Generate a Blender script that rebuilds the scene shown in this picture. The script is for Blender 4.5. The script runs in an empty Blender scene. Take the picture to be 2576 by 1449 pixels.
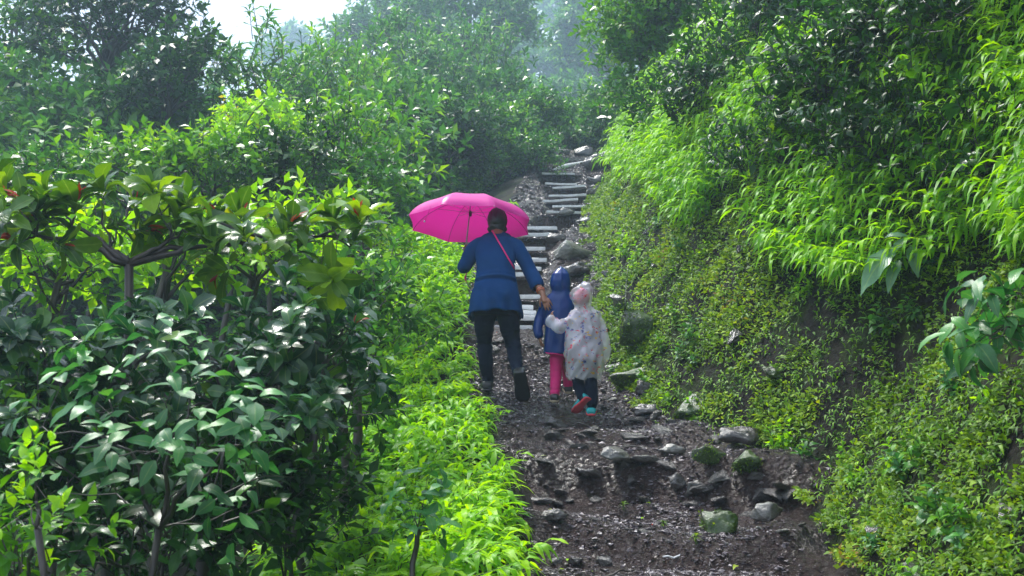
import bpy, bmesh, math, random
import numpy as np
from mathutils import Vector, Matrix, noise
R_ = np.random.default_rng(7)
random.seed(7)
PI = math.pi
scn = bpy.context.scene
C = scn.collection

# ------------------------------------------------------------------ camera, world, sun, exposure
F = 2862.0                                    # focal length in the units of a 2576 x 1449 picture
CZ = 1.5
TH = math.atan(175.5 / F)
cam_d = bpy.data.cameras.new("Camera")
cam_d.lens = 40.0
cam_d.sensor_width = 36.0
cam_d.clip_end = 500
cam = bpy.data.objects.new("Camera", cam_d)
C.objects.link(cam)
cam.location = (0, 0, CZ)
cam.rotation_euler = (PI / 2 + TH, 0, 0)
cam_d.dof.use_dof = True
cam_d.dof.focus_distance = 8.0
cam_d.dof.aperture_fstop = 5.6
scn.camera = cam

SUN_EL, SUN_AZ = math.radians(58), math.radians(-35)      # bright side of the overcast: ahead and to the left
world = bpy.data.worlds.new("World")
scn.world = world
world.use_nodes = True
nt = world.node_tree
nt.nodes.clear()
wo = nt.nodes.new("ShaderNodeOutputWorld")
bg = nt.nodes.new("ShaderNodeBackground")
sky = nt.nodes.new("ShaderNodeTexSky")
sky.sky_type = 'NISHITA'
sky.sun_disc = False
sky.sun_elevation = SUN_EL
sky.sun_rotation = SUN_AZ
sky.air_density = 1.0
sky.dust_density = 4.0
cl = nt.nodes.new("ShaderNodeMixRGB")          # thick cloud cover over the blue sky
cl.inputs[0].default_value = 0.9
nz = nt.nodes.new("ShaderNodeTexNoise")
nz.inputs['Scale'].default_value = 2.2
nz.inputs['Detail'].default_value = 4
cr = nt.nodes.new("ShaderNodeValToRGB")
cr.color_ramp.elements[0].position = 0.3
cr.color_ramp.elements[0].color = (9.2, 10.8, 13.2, 1)
cr.color_ramp.elements[1].position = 0.7
cr.color_ramp.elements[1].color = (13.0, 14.4, 16.8, 1)
tc = nt.nodes.new("ShaderNodeTexCoord")
nt.links.new(tc.outputs['Generated'], nz.inputs['Vector'])
nt.links.new(nz.outputs['Fac'], cr.inputs['Fac'])
nt.links.new(sky.outputs[0], cl.inputs[1])
nt.links.new(cr.outputs[0], cl.inputs[2])
# an overcast sky is about three times brighter overhead than at the horizon
sx = nt.nodes.new("ShaderNodeSeparateXYZ")
mrg = nt.nodes.new("ShaderNodeMapRange")
mrg.inputs['From Min'].default_value = 0.0
mrg.inputs['From Max'].default_value = 0.95
mrg.inputs['To Min'].default_value = 0.7
mrg.inputs['To Max'].default_value = 1.25
ml = nt.nodes.new("ShaderNodeMixRGB")
ml.blend_type = 'MULTIPLY'
ml.inputs[0].default_value = 1
nt.links.new(tc.outputs['Generated'], sx.inputs[0])
nt.links.new(sx.outputs[2], mrg.inputs['Value'])
nt.links.new(cl.outputs[0], ml.inputs[1])
nt.links.new(mrg.outputs[0], ml.inputs[2])
nt.links.new(ml.outputs[0], bg.inputs['Color'])
bg.inputs['Strength'].default_value = 0.05
nt.links.new(bg.outputs[0], wo.inputs['Surface'])

sun_d = bpy.data.lights.new("Sun", 'SUN')
sun_d.energy = 2.6
sun_d.angle = math.radians(12)
sun_d.color = (1.0, 0.97, 0.9)
sun = bpy.data.objects.new("Sun", sun_d)
C.objects.link(sun)
sd = Vector((math.sin(SUN_AZ) * math.cos(SUN_EL), math.cos(SUN_AZ) * math.cos(SUN_EL), math.sin(SUN_EL)))
sun.rotation_euler = (-sd).to_track_quat('-Z', 'Y').to_euler()
scn.view_settings.view_transform = 'Standard'
scn.view_settings.look = 'None'
scn.view_settings.exposure = 1.35
scn.view_settings.gamma = 1
scn.cycles.max_bounces = 8
scn.cycles.diffuse_bounces = 2
scn.cycles.glossy_bounces = 3
scn.cycles.transmission_bounces = 4
scn.cycles.transparent_max_bounces = 8
scn.cycles.volume_bounces = 1
scn.cycles.use_denoising = True
scn.cycles.sample_clamp_indirect = 4


# ------------------------------------------------------------------ picture <-> place
def P(px, py, Y):
    """the point at depth Y that shows at (px, py) of the 2576 x 1449 picture"""
    a, b = (px - 1288) / F, (724.5 - py) / F
    d = np.array([a, math.cos(TH) - b * math.sin(TH), math.sin(TH) + b * math.cos(TH)])
    return np.array([0, 0, CZ]) + d * (Y / d[1])


def V(*a):
    return np.array(a, float)


ROWS = np.array([1449, 1240, 1045, 930, 824, 745, 690, 653, 623, 588, 572, 533, 491, 462, 436, 370.])
DEPS = np.array([5.5, 7, 9, 10.5, 11.3, 12.3, 13.1, 14, 14.7, 15.6, 16.2, 18.5, 20.3, 22.3, 24, 28.])
ZS = np.array([P(1288, r, d)[2] for r, d in zip(ROWS, DEPS)])
zy = np.concatenate([[-12, 0, 3], DEPS, [34, 60, 110]])
zz = np.concatenate([[-.6, 0.0, 0.16], ZS, [7.2, 6.5, 14]])
def zpath(Y):
    return np.interp(Y, zy, zz)
LY = np.array([-12, 3, 5.5, 7, 8, 9, 10.5, 12, 14, 16, 19, 24, 28, 32, 60.])
LX = np.array([0.0, 0.05, .0, -.02, -.08, -.25, -.56, -.62, -.70, -.80, -.05, .42, .75, 1.6, 8])
RX = np.array([1.5, 1.55, 1.72, 1.86, 1.55, 1.16, .88, .95, 1.0, 1.12, 1.34, 2.12, 2.6, 3.6, 12])
def pathL(Y):
    return np.interp(Y, LY, LX)
def pathR(Y):
    return np.interp(Y, LY, RX)


def snoise(x, y, s, seed=0):
    """cheap smooth value noise, vectorised"""
    x = np.asarray(x) * s + seed * 17.3
    y = np.asarray(y) * s + seed * 9.1
    xi, yi = np.floor(x).astype(int), np.floor(y).astype(int)
    fx, fy = x - xi, y - yi
    fx, fy = fx * fx * (3 - 2 * fx), fy * fy * (3 - 2 * fy)
    def h(a, b):
        n = (a * 374761393 + b * 668265263 + seed * 1442695) & 0xffffffff
        n = ((n ^ (n >> 13)) * 1274126177) & 0xffffffff
        return ((n ^ (n >> 16)) & 0xffff) / 65535.0
    return (h(xi, yi) * (1 - fx) * (1 - fy) + h(xi + 1, yi) * fx * (1 - fy)
            + h(xi, yi + 1) * (1 - fx) * fy + h(xi + 1, yi + 1) * fx * fy) * 2 - 1


def bankh(s):
    return np.interp(s, [0, .12, .5, 1.5, 3.0, 8, 20, 60], [0, .14, .72, 2.45, 3.9, 7.0, 11, 16])
def lefth(s):
    return -np.interp(s, [0, .25, 1.1, 2.4, 4.5, 8, 60], [0, .05, .55, 1.7, 2.3, 2.4, 2.0])


def ground(x, Y, rough=True):
    x, Y = np.asarray(x, float), np.asarray(Y, float)
    L, R = pathL(Y), pathR(Y)
    z = zpath(Y) + np.where(x > R, bankh(x - R), 0) + np.where(x < L, lefth(L - x), 0)
    z = z + np.clip((L - x - 1.5) / 4, 0, 1) * np.interp(Y, [0, 13, 24, 45, 110], [0, 0, 1.2, 1.6, 2])
    if rough:
        off = np.clip(np.maximum(x - R, L - x), 0, 1.2)
        z = z + off * (.18 * snoise(x, Y, 1.1, 1) + .16 * snoise(x, Y, 2.9, 2) + .08 * snoise(x, Y, 6.3, 4) * (Y < 26)) + .02 * snoise(x, Y, 2.3, 3) * (off > 0)
    return z


# ------------------------------------------------------------------ mesh and object helpers
def build_mesh(name, verts, quads=None, tris=None, attr=None, smooth=True):
    m = bpy.data.meshes.new(name)
    verts = np.asarray(verts, np.float32)
    q = np.asarray(quads, np.int32).reshape(-1, 4) if quads is not None and len(quads) else np.zeros((0, 4), np.int32)
    t = np.asarray(tris, np.int32).reshape(-1, 3) if tris is not None and len(tris) else np.zeros((0, 3), np.int32)
    m.vertices.add(len(verts))
    m.vertices.foreach_set('co', verts.ravel())
    loops = np.concatenate([q.ravel(), t.ravel()])
    m.loops.add(len(loops))
    m.loops.foreach_set('vertex_index', loops)
    n = len(q) + len(t)
    m.polygons.add(n)
    st = np.concatenate([np.arange(len(q)) * 4, len(q) * 4 + np.arange(len(t)) * 3]).astype(np.int32)
    m.polygons.foreach_set('loop_start', st)
    m.polygons.foreach_set('use_smooth', np.full(n, smooth, bool))
    m.update(calc_edges=True)
    if attr is not None:
        a = m.attributes.new('lf', 'FLOAT_VECTOR', 'POINT')
        a.data.foreach_set('vector', np.asarray(attr, np.float32).ravel())
    return m


class Geo:
    def __init__(s):
        s.v, s.q, s.t, s.a, s.n = [], [], [], [], 0
    def add(s, v, q=None, t=None, a=None):
        v = np.asarray(v, float).reshape(-1, 3)
        if q is not None and len(q):
            s.q.append(np.asarray(q, int).reshape(-1, 4) + s.n)
        if t is not None and len(t):
            s.t.append(np.asarray(t, int).reshape(-1, 3) + s.n)
        s.v.append(v)
        s.a.append(np.zeros((len(v), 3)) if a is None else a)
        s.n += len(v)
    def mesh(s, name, smooth=True):
        return build_mesh(name, np.concatenate(s.v), np.concatenate(s.q) if s.q else None,
                          np.concatenate(s.t) if s.t else None, np.concatenate(s.a), smooth)


def tag(o, label=None, cat=None, group=None, kind=None):
    if label: o['label'] = label
    if cat: o['category'] = cat
    if group: o['group'] = group
    if kind: o['kind'] = kind
    return o
def link(name, mesh, mat, parent=None, label=None, cat=None, group=None, kind=None):
    o = bpy.data.objects.new(name, mesh)
    C.objects.link(o)
    if mat and not mesh.materials:
        mesh.materials.append(mat)
    if parent is not None:
        o.parent = parent
        o.matrix_parent_inverse = Matrix.Translation(-parent.location)
    return tag(o, label, cat, group, kind)
def thing(name, loc, label, cat, group=None):
    o = bpy.data.objects.new(name, None)
    o.empty_display_size = .1
    C.objects.link(o)
    o.location = [float(v) for v in loc]
    return tag(o, label, cat, group)


# ------------------------------------------------------------------ materials
def mat(name):
    m = bpy.data.materials.new(name)
    m.use_nodes = True
    n = m.node_tree
    n.nodes.clear()
    o = n.nodes.new('ShaderNodeOutputMaterial')
    p = n.nodes.new('ShaderNodeBsdfPrincipled')
    n.links.new(p.outputs[0], o.inputs['Surface'])
    return m, n, p, o
def ramp(n, stops):
    r = n.nodes.new('ShaderNodeValToRGB')
    while len(r.color_ramp.elements) < len(stops):
        r.color_ramp.elements.new(.5)
    for e, (p, c) in zip(r.color_ramp.elements, stops):
        e.position = p
        e.color = (*c, 1)
    return r
def noise_node(n, scale, detail=4, coord='Object', rough=.6, stretch=None):
    t = n.nodes.new('ShaderNodeTexCoord')
    z = n.nodes.new('ShaderNodeTexNoise')
    z.inputs['Scale'].default_value = scale
    z.inputs['Detail'].default_value = detail
    z.inputs['Roughness'].default_value = rough
    if stretch:
        mp = n.nodes.new('ShaderNodeMapping')
        mp.inputs['Scale'].default_value = stretch
        n.links.new(t.outputs[coord], mp.inputs[0])
        n.links.new(mp.outputs[0], z.inputs['Vector'])
    else:
        n.links.new(t.outputs[coord], z.inputs['Vector'])
    return z
def bump(n, p, h, strength, dist):
    b = n.nodes.new('ShaderNodeBump')
    b.inputs['Strength'].default_value = strength
    b.inputs['Distance'].default_value = dist
    n.links.new(h, b.inputs['Height'])
    n.links.new(b.outputs[0], p.inputs['Normal'])
    return b


def leaf_mat(name, stops, rough=.3, trans=.4, vein=.25, spec=.28, young=None):
    """stops: colours over the per-leaf random number; young: (threshold, colour) for the few red young leaves"""
    m, n, p, o = mat(name)
    at = n.nodes.new('ShaderNodeAttribute')
    at.attribute_name = 'lf'
    sp = n.nodes.new('ShaderNodeSeparateXYZ')
    n.links.new(at.outputs['Vector'], sp.inputs[0])
    r = ramp(n, stops)
    n.links.new(sp.outputs[0], r.inputs[0])
    # pale midrib
    ab = n.nodes.new('ShaderNodeMath'); ab.operation = 'ABSOLUTE'
    n.links.new(sp.outputs[1], ab.inputs[0])
    rib = n.nodes.new('ShaderNodeMapRange')
    rib.inputs['From Min'].default_value = 0.0
    rib.inputs['From Max'].default_value = 0.12
    rib.inputs['To Min'].default_value = vein
    rib.inputs['To Max'].default_value = 0.0
    n.links.new(ab.outputs[0], rib.inputs['Value'])
    mx = n.nodes.new('ShaderNodeMixRGB')
    n.links.new(rib.outputs[0], mx.inputs[0])
    n.links.new(r.outputs[0], mx.inputs[1])
    mx.inputs[2].default_value = (.38, .5, .12, 1)
    # blotches inside the leaf
    nz = noise_node(n, 35, 3)
    hs = n.nodes.new('ShaderNodeHueSaturation')
    mr = n.nodes.new('ShaderNodeMapRange')
    mr.inputs['To Min'].default_value = .7
    mr.inputs['To Max'].default_value = 1.25
    n.links.new(nz.outputs['Fac'], mr.inputs['Value'])
    n.links.new(mr.outputs[0], hs.inputs['Value'])
    n.links.new(mx.outputs[0], hs.inputs['Color'])
    n.links.new(hs.outputs[0], p.inputs['Base Color'])
    p.inputs['Roughness'].default_value = rough
    p.inputs['Specular IOR Level'].default_value = spec
    # veins as bump: stripes slanting off the midrib
    cmb = n.nodes.new('ShaderNodeMath'); cmb.operation = 'MULTIPLY_ADD'
    n.links.new(ab.outputs[0], cmb.inputs[0]); cmb.inputs[1].default_value = -.35
    n.links.new(sp.outputs[2], cmb.inputs[2])
    sn = n.nodes.new('ShaderNodeMath'); sn.operation = 'MULTIPLY'
    n.links.new(cmb.outputs[0], sn.inputs[0]); sn.inputs[1].default_value = 60
    si = n.nodes.new('ShaderNodeMath'); si.operation = 'SINE'
    n.links.new(sn.outputs[0], si.inputs[0])
    bump(n, p, si.outputs[0], .18, .002)
    tr = n.nodes.new('ShaderNodeBsdfTranslucent')
    h2 = n.nodes.new('ShaderNodeHueSaturation')
    h2.inputs['Hue'].default_value = .485
    h2.inputs['Saturation'].default_value = 1.1
    h2.inputs['Value'].default_value = 1.5
    n.links.new(hs.outputs[0], h2.inputs['Color'])
    n.links.new(h2.outputs[0], tr.inputs['Color'])
    ms = n.nodes.new('ShaderNodeMixShader')
    ms.inputs[0].default_value = trans
    n.links.new(p.outputs[0], ms.inputs[1])
    n.links.new(tr.outputs[0], ms.inputs[2])
    n.links.new(ms.outputs[0], o.inputs['Surface'])
    return m


DK = (.012, .045, .012)
M = {}
M['glossy'] = leaf_mat('glossy_leaf', [(0, (.016, .060, .008)), (.45, (.045, .130, .010)), (.75, (.10, .22, .010)), (.90, (.24, .42, .015)), (.94, (.30, .40, .02)), (.95, (.50, .10, .02)), (1, (.42, .02, .015))], rough=.22, trans=.38)
M['glossy2'] = leaf_mat('glossy_cool_leaf', [(0, (.007, .038, .014)), (.5, (.018, .080, .026)), (.85, (.05, .15, .03)), (.94, (.14, .28, .03)), (.95, (.50, .10, .02)), (1, (.42, .02, .015))], rough=.24, trans=.28, spec=.55)
M['ovate'] = leaf_mat('ovate_leaf', [(0, (.014, .075, .020)), (.6, (.042, .19, .045)), (1, (.10, .32, .05))], rough=.36, trans=.3, spec=.5)
M['lime'] = leaf_mat('lime_leaf', [(0, (.04, .17, .006)), (.5, (.18, .46, .008)), (.96, (.42, .72, .016)), (1, (.40, .33, .05))], rough=.36, trans=.48, vein=.12)
M['drape'] = leaf_mat('drape_leaf', [(0, (.035, .16, .004)), (.5, (.17, .46, .005)), (.96, (.38, .70, .010)), (1, (.45, .30, .05))], rough=.36, trans=.48, vein=.12)
M['moss'] = leaf_mat('moss_leaf', [(0, (.020, .055, .005)), (.5, (.10, .22, .007)), (.9, (.30, .46, .018)), (1, (.28, .18, .04))], rough=.5, trans=.35, vein=0)  # moss tones lowered so the colour stands in for tree shade on the bank
M['seed'] = leaf_mat('seedling_leaf', [(0, (.022, .085, .005)), (.5, (.10, .27, .008)), (1, (.32, .55, .02))], rough=.36, trans=.45, vein=.1)  # darker version of the lime leaf, shade of the bank put into its colour
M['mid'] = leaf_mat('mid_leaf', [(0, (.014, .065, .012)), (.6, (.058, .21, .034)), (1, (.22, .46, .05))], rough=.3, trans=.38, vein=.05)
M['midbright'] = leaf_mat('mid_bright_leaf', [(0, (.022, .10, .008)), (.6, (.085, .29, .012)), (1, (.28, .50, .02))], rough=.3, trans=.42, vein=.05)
M['dark'] = leaf_mat('dark_leaf', [(0, (.006, .030, .006)), (.7, (.018, .080, .012)), (1, (.07, .20, .016))], rough=.25, trans=.3, vein=.05)  # low leaf colour that also holds the shade of backlit and shaded bushes
M['pale'] = leaf_mat('pale_leaf', [(0, (.12, .26, .14)), (1, (.20, .36, .20))], rough=.3, trans=.2, vein=.5)  # sky reflection on the blades is put into this pale base colour

def bark_mat(name, c1, c2, rough=.45):
    m, n, p, o = mat(name)
    z = noise_node(n, 14, 6, stretch=(1, 1, .35))
    r = ramp(n, [(.35, c1), (.7, c2)])
    n.links.new(z.outputs['Fac'], r.inputs[0])
    n.links.new(r.outputs[0], p.inputs['Base Color'])
    p.inputs['Roughness'].default_value = rough
    bump(n, p, z.outputs['Fac'], .6, .02)
    return m
M['bark'] = bark_mat('wet_bark', (.018, .014, .012), (.06, .048, .04))
M['stem'] = bark_mat('green_stem', (.04, .09, .02), (.10, .16, .04))


def mud_mat():
    m, n, p, o = mat('wet_mud_and_grit')
    z1 = noise_node(n, 1.3, 6)
    z2 = noise_node(n, 22, 8, rough=.7)
    r = ramp(n, [(.3, (.012, .006, .006)), (.55, (.038, .021, .019)), (.75, (.080, .055, .052))])
    mx = n.nodes.new('ShaderNodeMath'); mx.operation = 'MULTIPLY_ADD'
    n.links.new(z2.outputs['Fac'], mx.inputs[0]); mx.inputs[1].default_value = .6
    md = n.nodes.new('ShaderNodeMath'); md.operation = 'MULTIPLY'
    n.links.new(z1.outputs['Fac'], md.inputs[0]); md.inputs[1].default_value = .45
    n.links.new(md.outputs[0], mx.inputs[2])
    n.links.new(mx.outputs[0], r.inputs[0])
    n.links.new(r.outputs[0], p.inputs['Base Color'])
    rr = n.nodes.new('ShaderNodeMapRange')
    rr.inputs['From Min'].default_value = .35; rr.inputs['From Max'].default_value = .65
    rr.inputs['To Min'].default_value = .08; rr.inputs['To Max'].default_value = .30
    n.links.new(z1.outputs['Fac'], rr.inputs['Value'])
    n.links.new(rr.outputs[0], p.inputs['Roughness'])
    p.inputs['Specular IOR Level'].default_value = .5
    t = n.nodes.new('ShaderNodeTexCoord')
    vo = n.nodes.new('ShaderNodeTexVoronoi')
    vo.inputs['Scale'].default_value = 30
    n.links.new(t.outputs['Object'], vo.inputs['Vector'])
    ad = n.nodes.new('ShaderNodeMath'); ad.operation = 'MULTIPLY_ADD'
    n.links.new(vo.outputs['Distance'], ad.inputs[0]); ad.inputs[1].default_value = -.6
    n.links.new(z2.outputs['Fac'], ad.inputs[2])
    bump(n, p, ad.outputs[0], 1.0, .05)
    return m
M['mud'] = mud_mat()

def soil_mat():
    m, n, p, o = mat('dark_forest_soil')
    z = noise_node(n, 3, 8, rough=.7)
    r = ramp(n, [(.3, (.004, .003, .003)), (.48, (.010, .008, .006)), (.56, (.016, .026, .005)), (.8, (.035, .055, .008))])
    n.links.new(z.outputs['Fac'], r.inputs[0])
    n.links.new(r.outputs[0], p.inputs['Base Color'])
    p.inputs['Roughness'].default_value = .8
    p.inputs['Specular IOR Level'].default_value = .12
    z2 = noise_node(n, 30, 6)
    bump(n, p, z2.outputs['Fac'], .8, .03)
    return m
M['soil'] = soil_mat()

def rock_mat(name, c1, c2, rough=.22, moss=0.0):
    m, n, p, o = mat(name)
    z = noise_node(n, 9, 8, rough=.65, stretch=(1, 1, 2.2))
    r = ramp(n, [(.3, c1), (.7, c2)])
    n.links.new(z.outputs['Fac'], r.inputs[0])
    if moss > 0:
        zm = noise_node(n, 5, 6)
        g = n.nodes.new('ShaderNodeNewGeometry')
        rm = n.nodes.new('ShaderNodeMapRange')
        rm.inputs['From Min'].default_value = .62 - moss * .25
        rm.inputs['From Max'].default_value = .70 - moss * .25
        n.links.new(zm.outputs['Fac'], rm.inputs['Value'])
        mx = n.nodes.new('ShaderNodeMixRGB')
        n.links.new(rm.outputs[0], mx.inputs[0])
        n.links.new(r.outputs[0], mx.inputs[1])
        mx.inputs[2].default_value = (.03, .06, .006, 1)
        n.links.new(mx.outputs[0], p.inputs['Base Color'])
    else:
        n.links.new(r.outputs[0], p.inputs['Base Color'])
    p.inputs['Roughness'].default_value = rough
    p.inputs['Specular IOR Level'].default_value = .7
    z2 = noise_node(n, 28, 8, rough=.7)
    bump(n, p, z2.outputs['Fac'], .55, .02)
    return m
M['rock'] = rock_mat('wet_dark_rock', (.018, .014, .013), (.075, .064, .062), .2)
M['grit'] = rock_mat('wet_grit', (.035, .026, .030), (.20, .165, .185), .12)
M['grit'].node_tree.nodes['Principled BSDF'].inputs['Specular IOR Level'].default_value = .6
M['rockpale'] = rock_mat('wet_pale_rock', (.06, .055, .05), (.20, .19, .175), .24)
M['rockmoss'] = rock_mat('mossy_rock', (.015, .012, .010), (.06, .052, .045), .3, 1.0)
M['wood'] = rock_mat('weathered_grey_plank', (.50, .50, .53), (.88, .88, .90), .25)


# ------------------------------------------------------------------ leaves
def leaf_template(kind, seg):
    """blade along +y, face +z; returns verts, quads, (across, along)"""
    t = np.linspace(0, 1, seg + 1)
    if kind == 'obovate':
        w = .5 * .52 * np.interp(t, [0, .1, .35, .7, .88, 1], [.12, .25, .72, 1, .75, .12])
        z = .10 * np.sin(t * PI) - .16 * t ** 2.2; fold = .28
    elif kind == 'ovate':
        w = .5 * .50 * np.interp(t, [0, .12, .4, .75, .92, 1], [.1, .7, 1, .62, .18, .02])
        z = .06 * np.sin(t * PI) - .16 * t ** 2; fold = .18
    elif kind == 'lance':
        w = .5 * .24 * np.interp(t, [0, .12, .35, .7, 1], [.25, .8, 1, .6, .02])
        z = .14 * np.sin(t * PI) - .42 * t ** 2; fold = .2
    else:  # 'round'
        w = .5 * .75 * np.interp(t, [0, .2, .5, .8, 1], [.2, .85, 1, .75, .1])
        z = -.1 * t ** 2; fold = .15
    v, a = [], []
    for i in range(seg + 1):
        for sx in (-1, 0, 1):
            v.append((sx * w[i], t[i], z[i] + abs(sx) * w[i] * fold))
            a.append((sx, t[i]))
    q = []
    for i in range(seg):
        b = i * 3
        q += [(b, b + 1, b + 4, b + 3), (b + 1, b + 2, b + 5, b + 4)]
    return np.array(v), np.array(q), np.array(a)

_T = {}
def unit(v):
    return v / np.maximum(np.linalg.norm(v, axis=-1, keepdims=True), 1e-9)


def leaves(geo, kind, seg, pos, d, nrm, length, rnd=None, wscale=1.0, rng=None):
    rng = rng or R_
    key = (kind, seg)
    if key not in _T:
        _T[key] = leaf_template(kind, seg)
    tv, tq, ta = _T[key]
    n = len(pos)
    if n == 0:
        return
    d = unit(d)
    x = unit(np.cross(d, nrm))
    z = np.cross(x, d)
    length = np.broadcast_to(length, (n,))[:, None, None]
    ws = (wscale * rng.uniform(.82, 1.18, n))[:, None, None]
    curl = rng.uniform(.4, 1.8, n)[:, None, None]
    twist = rng.normal(0, .12, n)[:, None]
    xx = tv[None, :, 0:1] * ws
    zz = tv[None, :, 2:3] * curl + (tv[None, :, 0] * tv[None, :, 1] * twist)[:, :, None]
    wv = rng.normal(0, .025, (n, len(tv), 1)) * (np.abs(tv[None, :, 0:1]) > .01) if seg > 3 else 0
    out = pos[:, None, :] + length * (xx * x[:, None, :] + tv[None, :, 1:2] * d[:, None, :] + (zz + wv) * z[:, None, :])
    q = tq[None] + (np.arange(n) * len(tv))[:, None, None]
    r = rng.uniform(0, 1, n) if rnd is None else rnd
    at = np.empty((n, len(tv), 3))
    at[:, :, 0] = r[:, None]
    at[:, :, 1:] = ta[None]
    geo.add(out.reshape(-1, 3), q.reshape(-1, 4), None, at.reshape(-1, 3))


def twigs(geo, kind, seg, base, axis, tl, k, ang, llen, droop=.15, wscale=1., rnd_twig=.35, stems=None, srad=.004, rng=None, up=.5, bias=0):
    """k leaves round each twig; ang=(angle at the foot, angle at the tip)"""
    rng = rng or R_
    n = len(base)
    axis = unit(axis)
    ref = np.where(np.abs(axis[:, 2:3]) > .9, V(1, 0, 0)[None], V(0, 0, 1)[None])
    u = unit(np.cross(axis, ref)); w = np.cross(axis, u)
    tl = np.broadcast_to(tl, (n,))
    az0 = rng.uniform(0, 6.28, n)
    rt = rng.uniform(0, 1, n)
    for j in range(k):
        t = (j + .6) / k
        a = (ang[0] + (ang[1] - ang[0]) * t) * rng.uniform(.8, 1.2, n)
        az = az0 + j * 2.4
        rad = np.cos(az)[:, None] * u + np.sin(az)[:, None] * w
        d = np.cos(a)[:, None] * axis + np.sin(a)[:, None] * rad
        d = d + V(0, 0, -1) * (droop * rng.uniform(.5, 1.5, n))[:, None]
        nm = axis * (1 - up) + V(0, 0, 1) * up + rng.normal(0, .18, (n, 3))
        L = llen * rng.uniform(.72, 1.2, n) * (1 - .25 * t if tl.mean() > llen else 1)
        rr = np.clip((1 - rnd_twig) * rng.uniform(0, 1, n) + rnd_twig * rt + bias, 0, .94)
        leaves(geo, kind, seg, base + axis * (tl * t)[:, None], d, nm, L, rr, wscale, rng)
    if stems is not None:
        prisms(stems, base - axis * (tl * .3)[:, None], base + axis * tl[:, None], srad, srad * .5)


def prisms(geo, a, b, r0, r1, sides=4):
    n = len(a)
    ax = unit(b - a)
    ref = np.where(np.abs(ax[:, 2:3]) > .9, V(1, 0, 0)[None], V(0, 0, 1)[None])
    u = unit(np.cross(ax, ref)); w = np.cross(ax, u)
    th = np.arange(sides) * 2 * PI / sides
    r0 = np.broadcast_to(r0, (n,)); r1 = np.broadcast_to(r1, (n,))
    ring = np.cos(th)[None, :, None] * u[:, None] + np.sin(th)[None, :, None] * w[:, None]
    v = np.concatenate([a[:, None] + ring * r0[:, None, None], b[:, None] + ring * r1[:, None, None]], 1)
    i = np.arange(sides); j = (i + 1) % sides
    q = np.stack([i, j, j + sides, i + sides], 1)
    geo.add(v.reshape(-1, 3), (q[None] + (np.arange(n) * 2 * sides)[:, None, None]).reshape(-1, 4))


def tube(geo, pts, rad, sides=8, cap=True):
    """smooth tapered tube along a list of points"""
    pts = [np.asarray(p, float) for p in pts]
    n = len(pts)
    rad = list(rad)
    T = [unit(pts[min(i + 1, n - 1)] - pts[max(i - 1, 0)]) for i in range(n)]
    u = unit(np.cross(T[0], V(0, 0, 1) if abs(T[0][2]) < .9 else V(1, 0, 0)))
    vs = []
    th = np.arange(sides) * 2 * PI / sides
    for i in range(n):
        u = unit(u - T[i] * np.dot(u, T[i]))
        w = np.cross(T[i], u)
        r = rad[i] if np.ndim(rad[i]) else (rad[i], rad[i])
        vs.append(pts[i][None] + np.cos(th)[:, None] * u * r[0] + np.sin(th)[:, None] * w * r[1])
    v = np.concatenate(vs)
    q = []
    for i in range(n - 1):
        for k in range(sides):
            k2 = (k + 1) % sides
            q.append((i * sides + k, i * sides + k2, (i + 1) * sides + k2, (i + 1) * sides + k))
    t = []
    if cap:
        v = np.concatenate([v, pts[0][None], pts[-1][None]])
        c0, c1 = n * sides, n * sides + 1
        for k in range(sides):
            k2 = (k + 1) % sides
            t += [(c0, k2, k), (c1, (n - 1) * sides + k, (n - 1) * sides + k2)]
    geo.add(v, q, t)


def wander(a, b, n, amp, rng=None):
    rng = rng or R_
    a, b = np.asarray(a, float), np.asarray(b, float)
    L = np.linalg.norm(b - a)
    out = []
    off = np.zeros(3)
    for i in range(n + 1):
        t = i / n
        if 0 < i < n:
            off = off * .6 + rng.normal(0, amp * L, 3)
        out.append(a + (b - a) * t + off * math.sin(PI * t) + V(0, 0, .06 * L * math.sin(PI * t)))
    return out


# ------------------------------------------------------------------ ground and path
def build_ground():
    xs = np.concatenate([np.linspace(-60, -12, 33)[:-1], np.arange(-12, 12, .2), np.linspace(12, 60, 33)])
    ys = np.concatenate([np.arange(-10, 30, .2), np.linspace(30, 100, 60)])
    X, Y = np.meshgrid(xs, ys)
    Z = ground(X, Y)
    inside = (X > pathL(Y) + .12) & (X < pathR(Y) - .05) & (Y > 2) & (Y < 31)
    Z = np.where(inside, Z - .35, Z)
    Z = Z + np.where(np.abs(X) > 12, .5 * snoise(X, Y, .15, 5), 0)
    nx, ny = len(xs), len(ys)
    idx = np.arange(nx * ny).reshape(ny, nx)
    q = np.stack([idx[:-1, :-1], idx[:-1, 1:], idx[1:, 1:], idx[1:, :-1]], -1).reshape(-1, 4)
    link('ground', build_mesh('ground', np.stack([X, Y, Z], -1).reshape(-1, 3), q), M['soil'], kind='structure')
build_ground()

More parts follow.
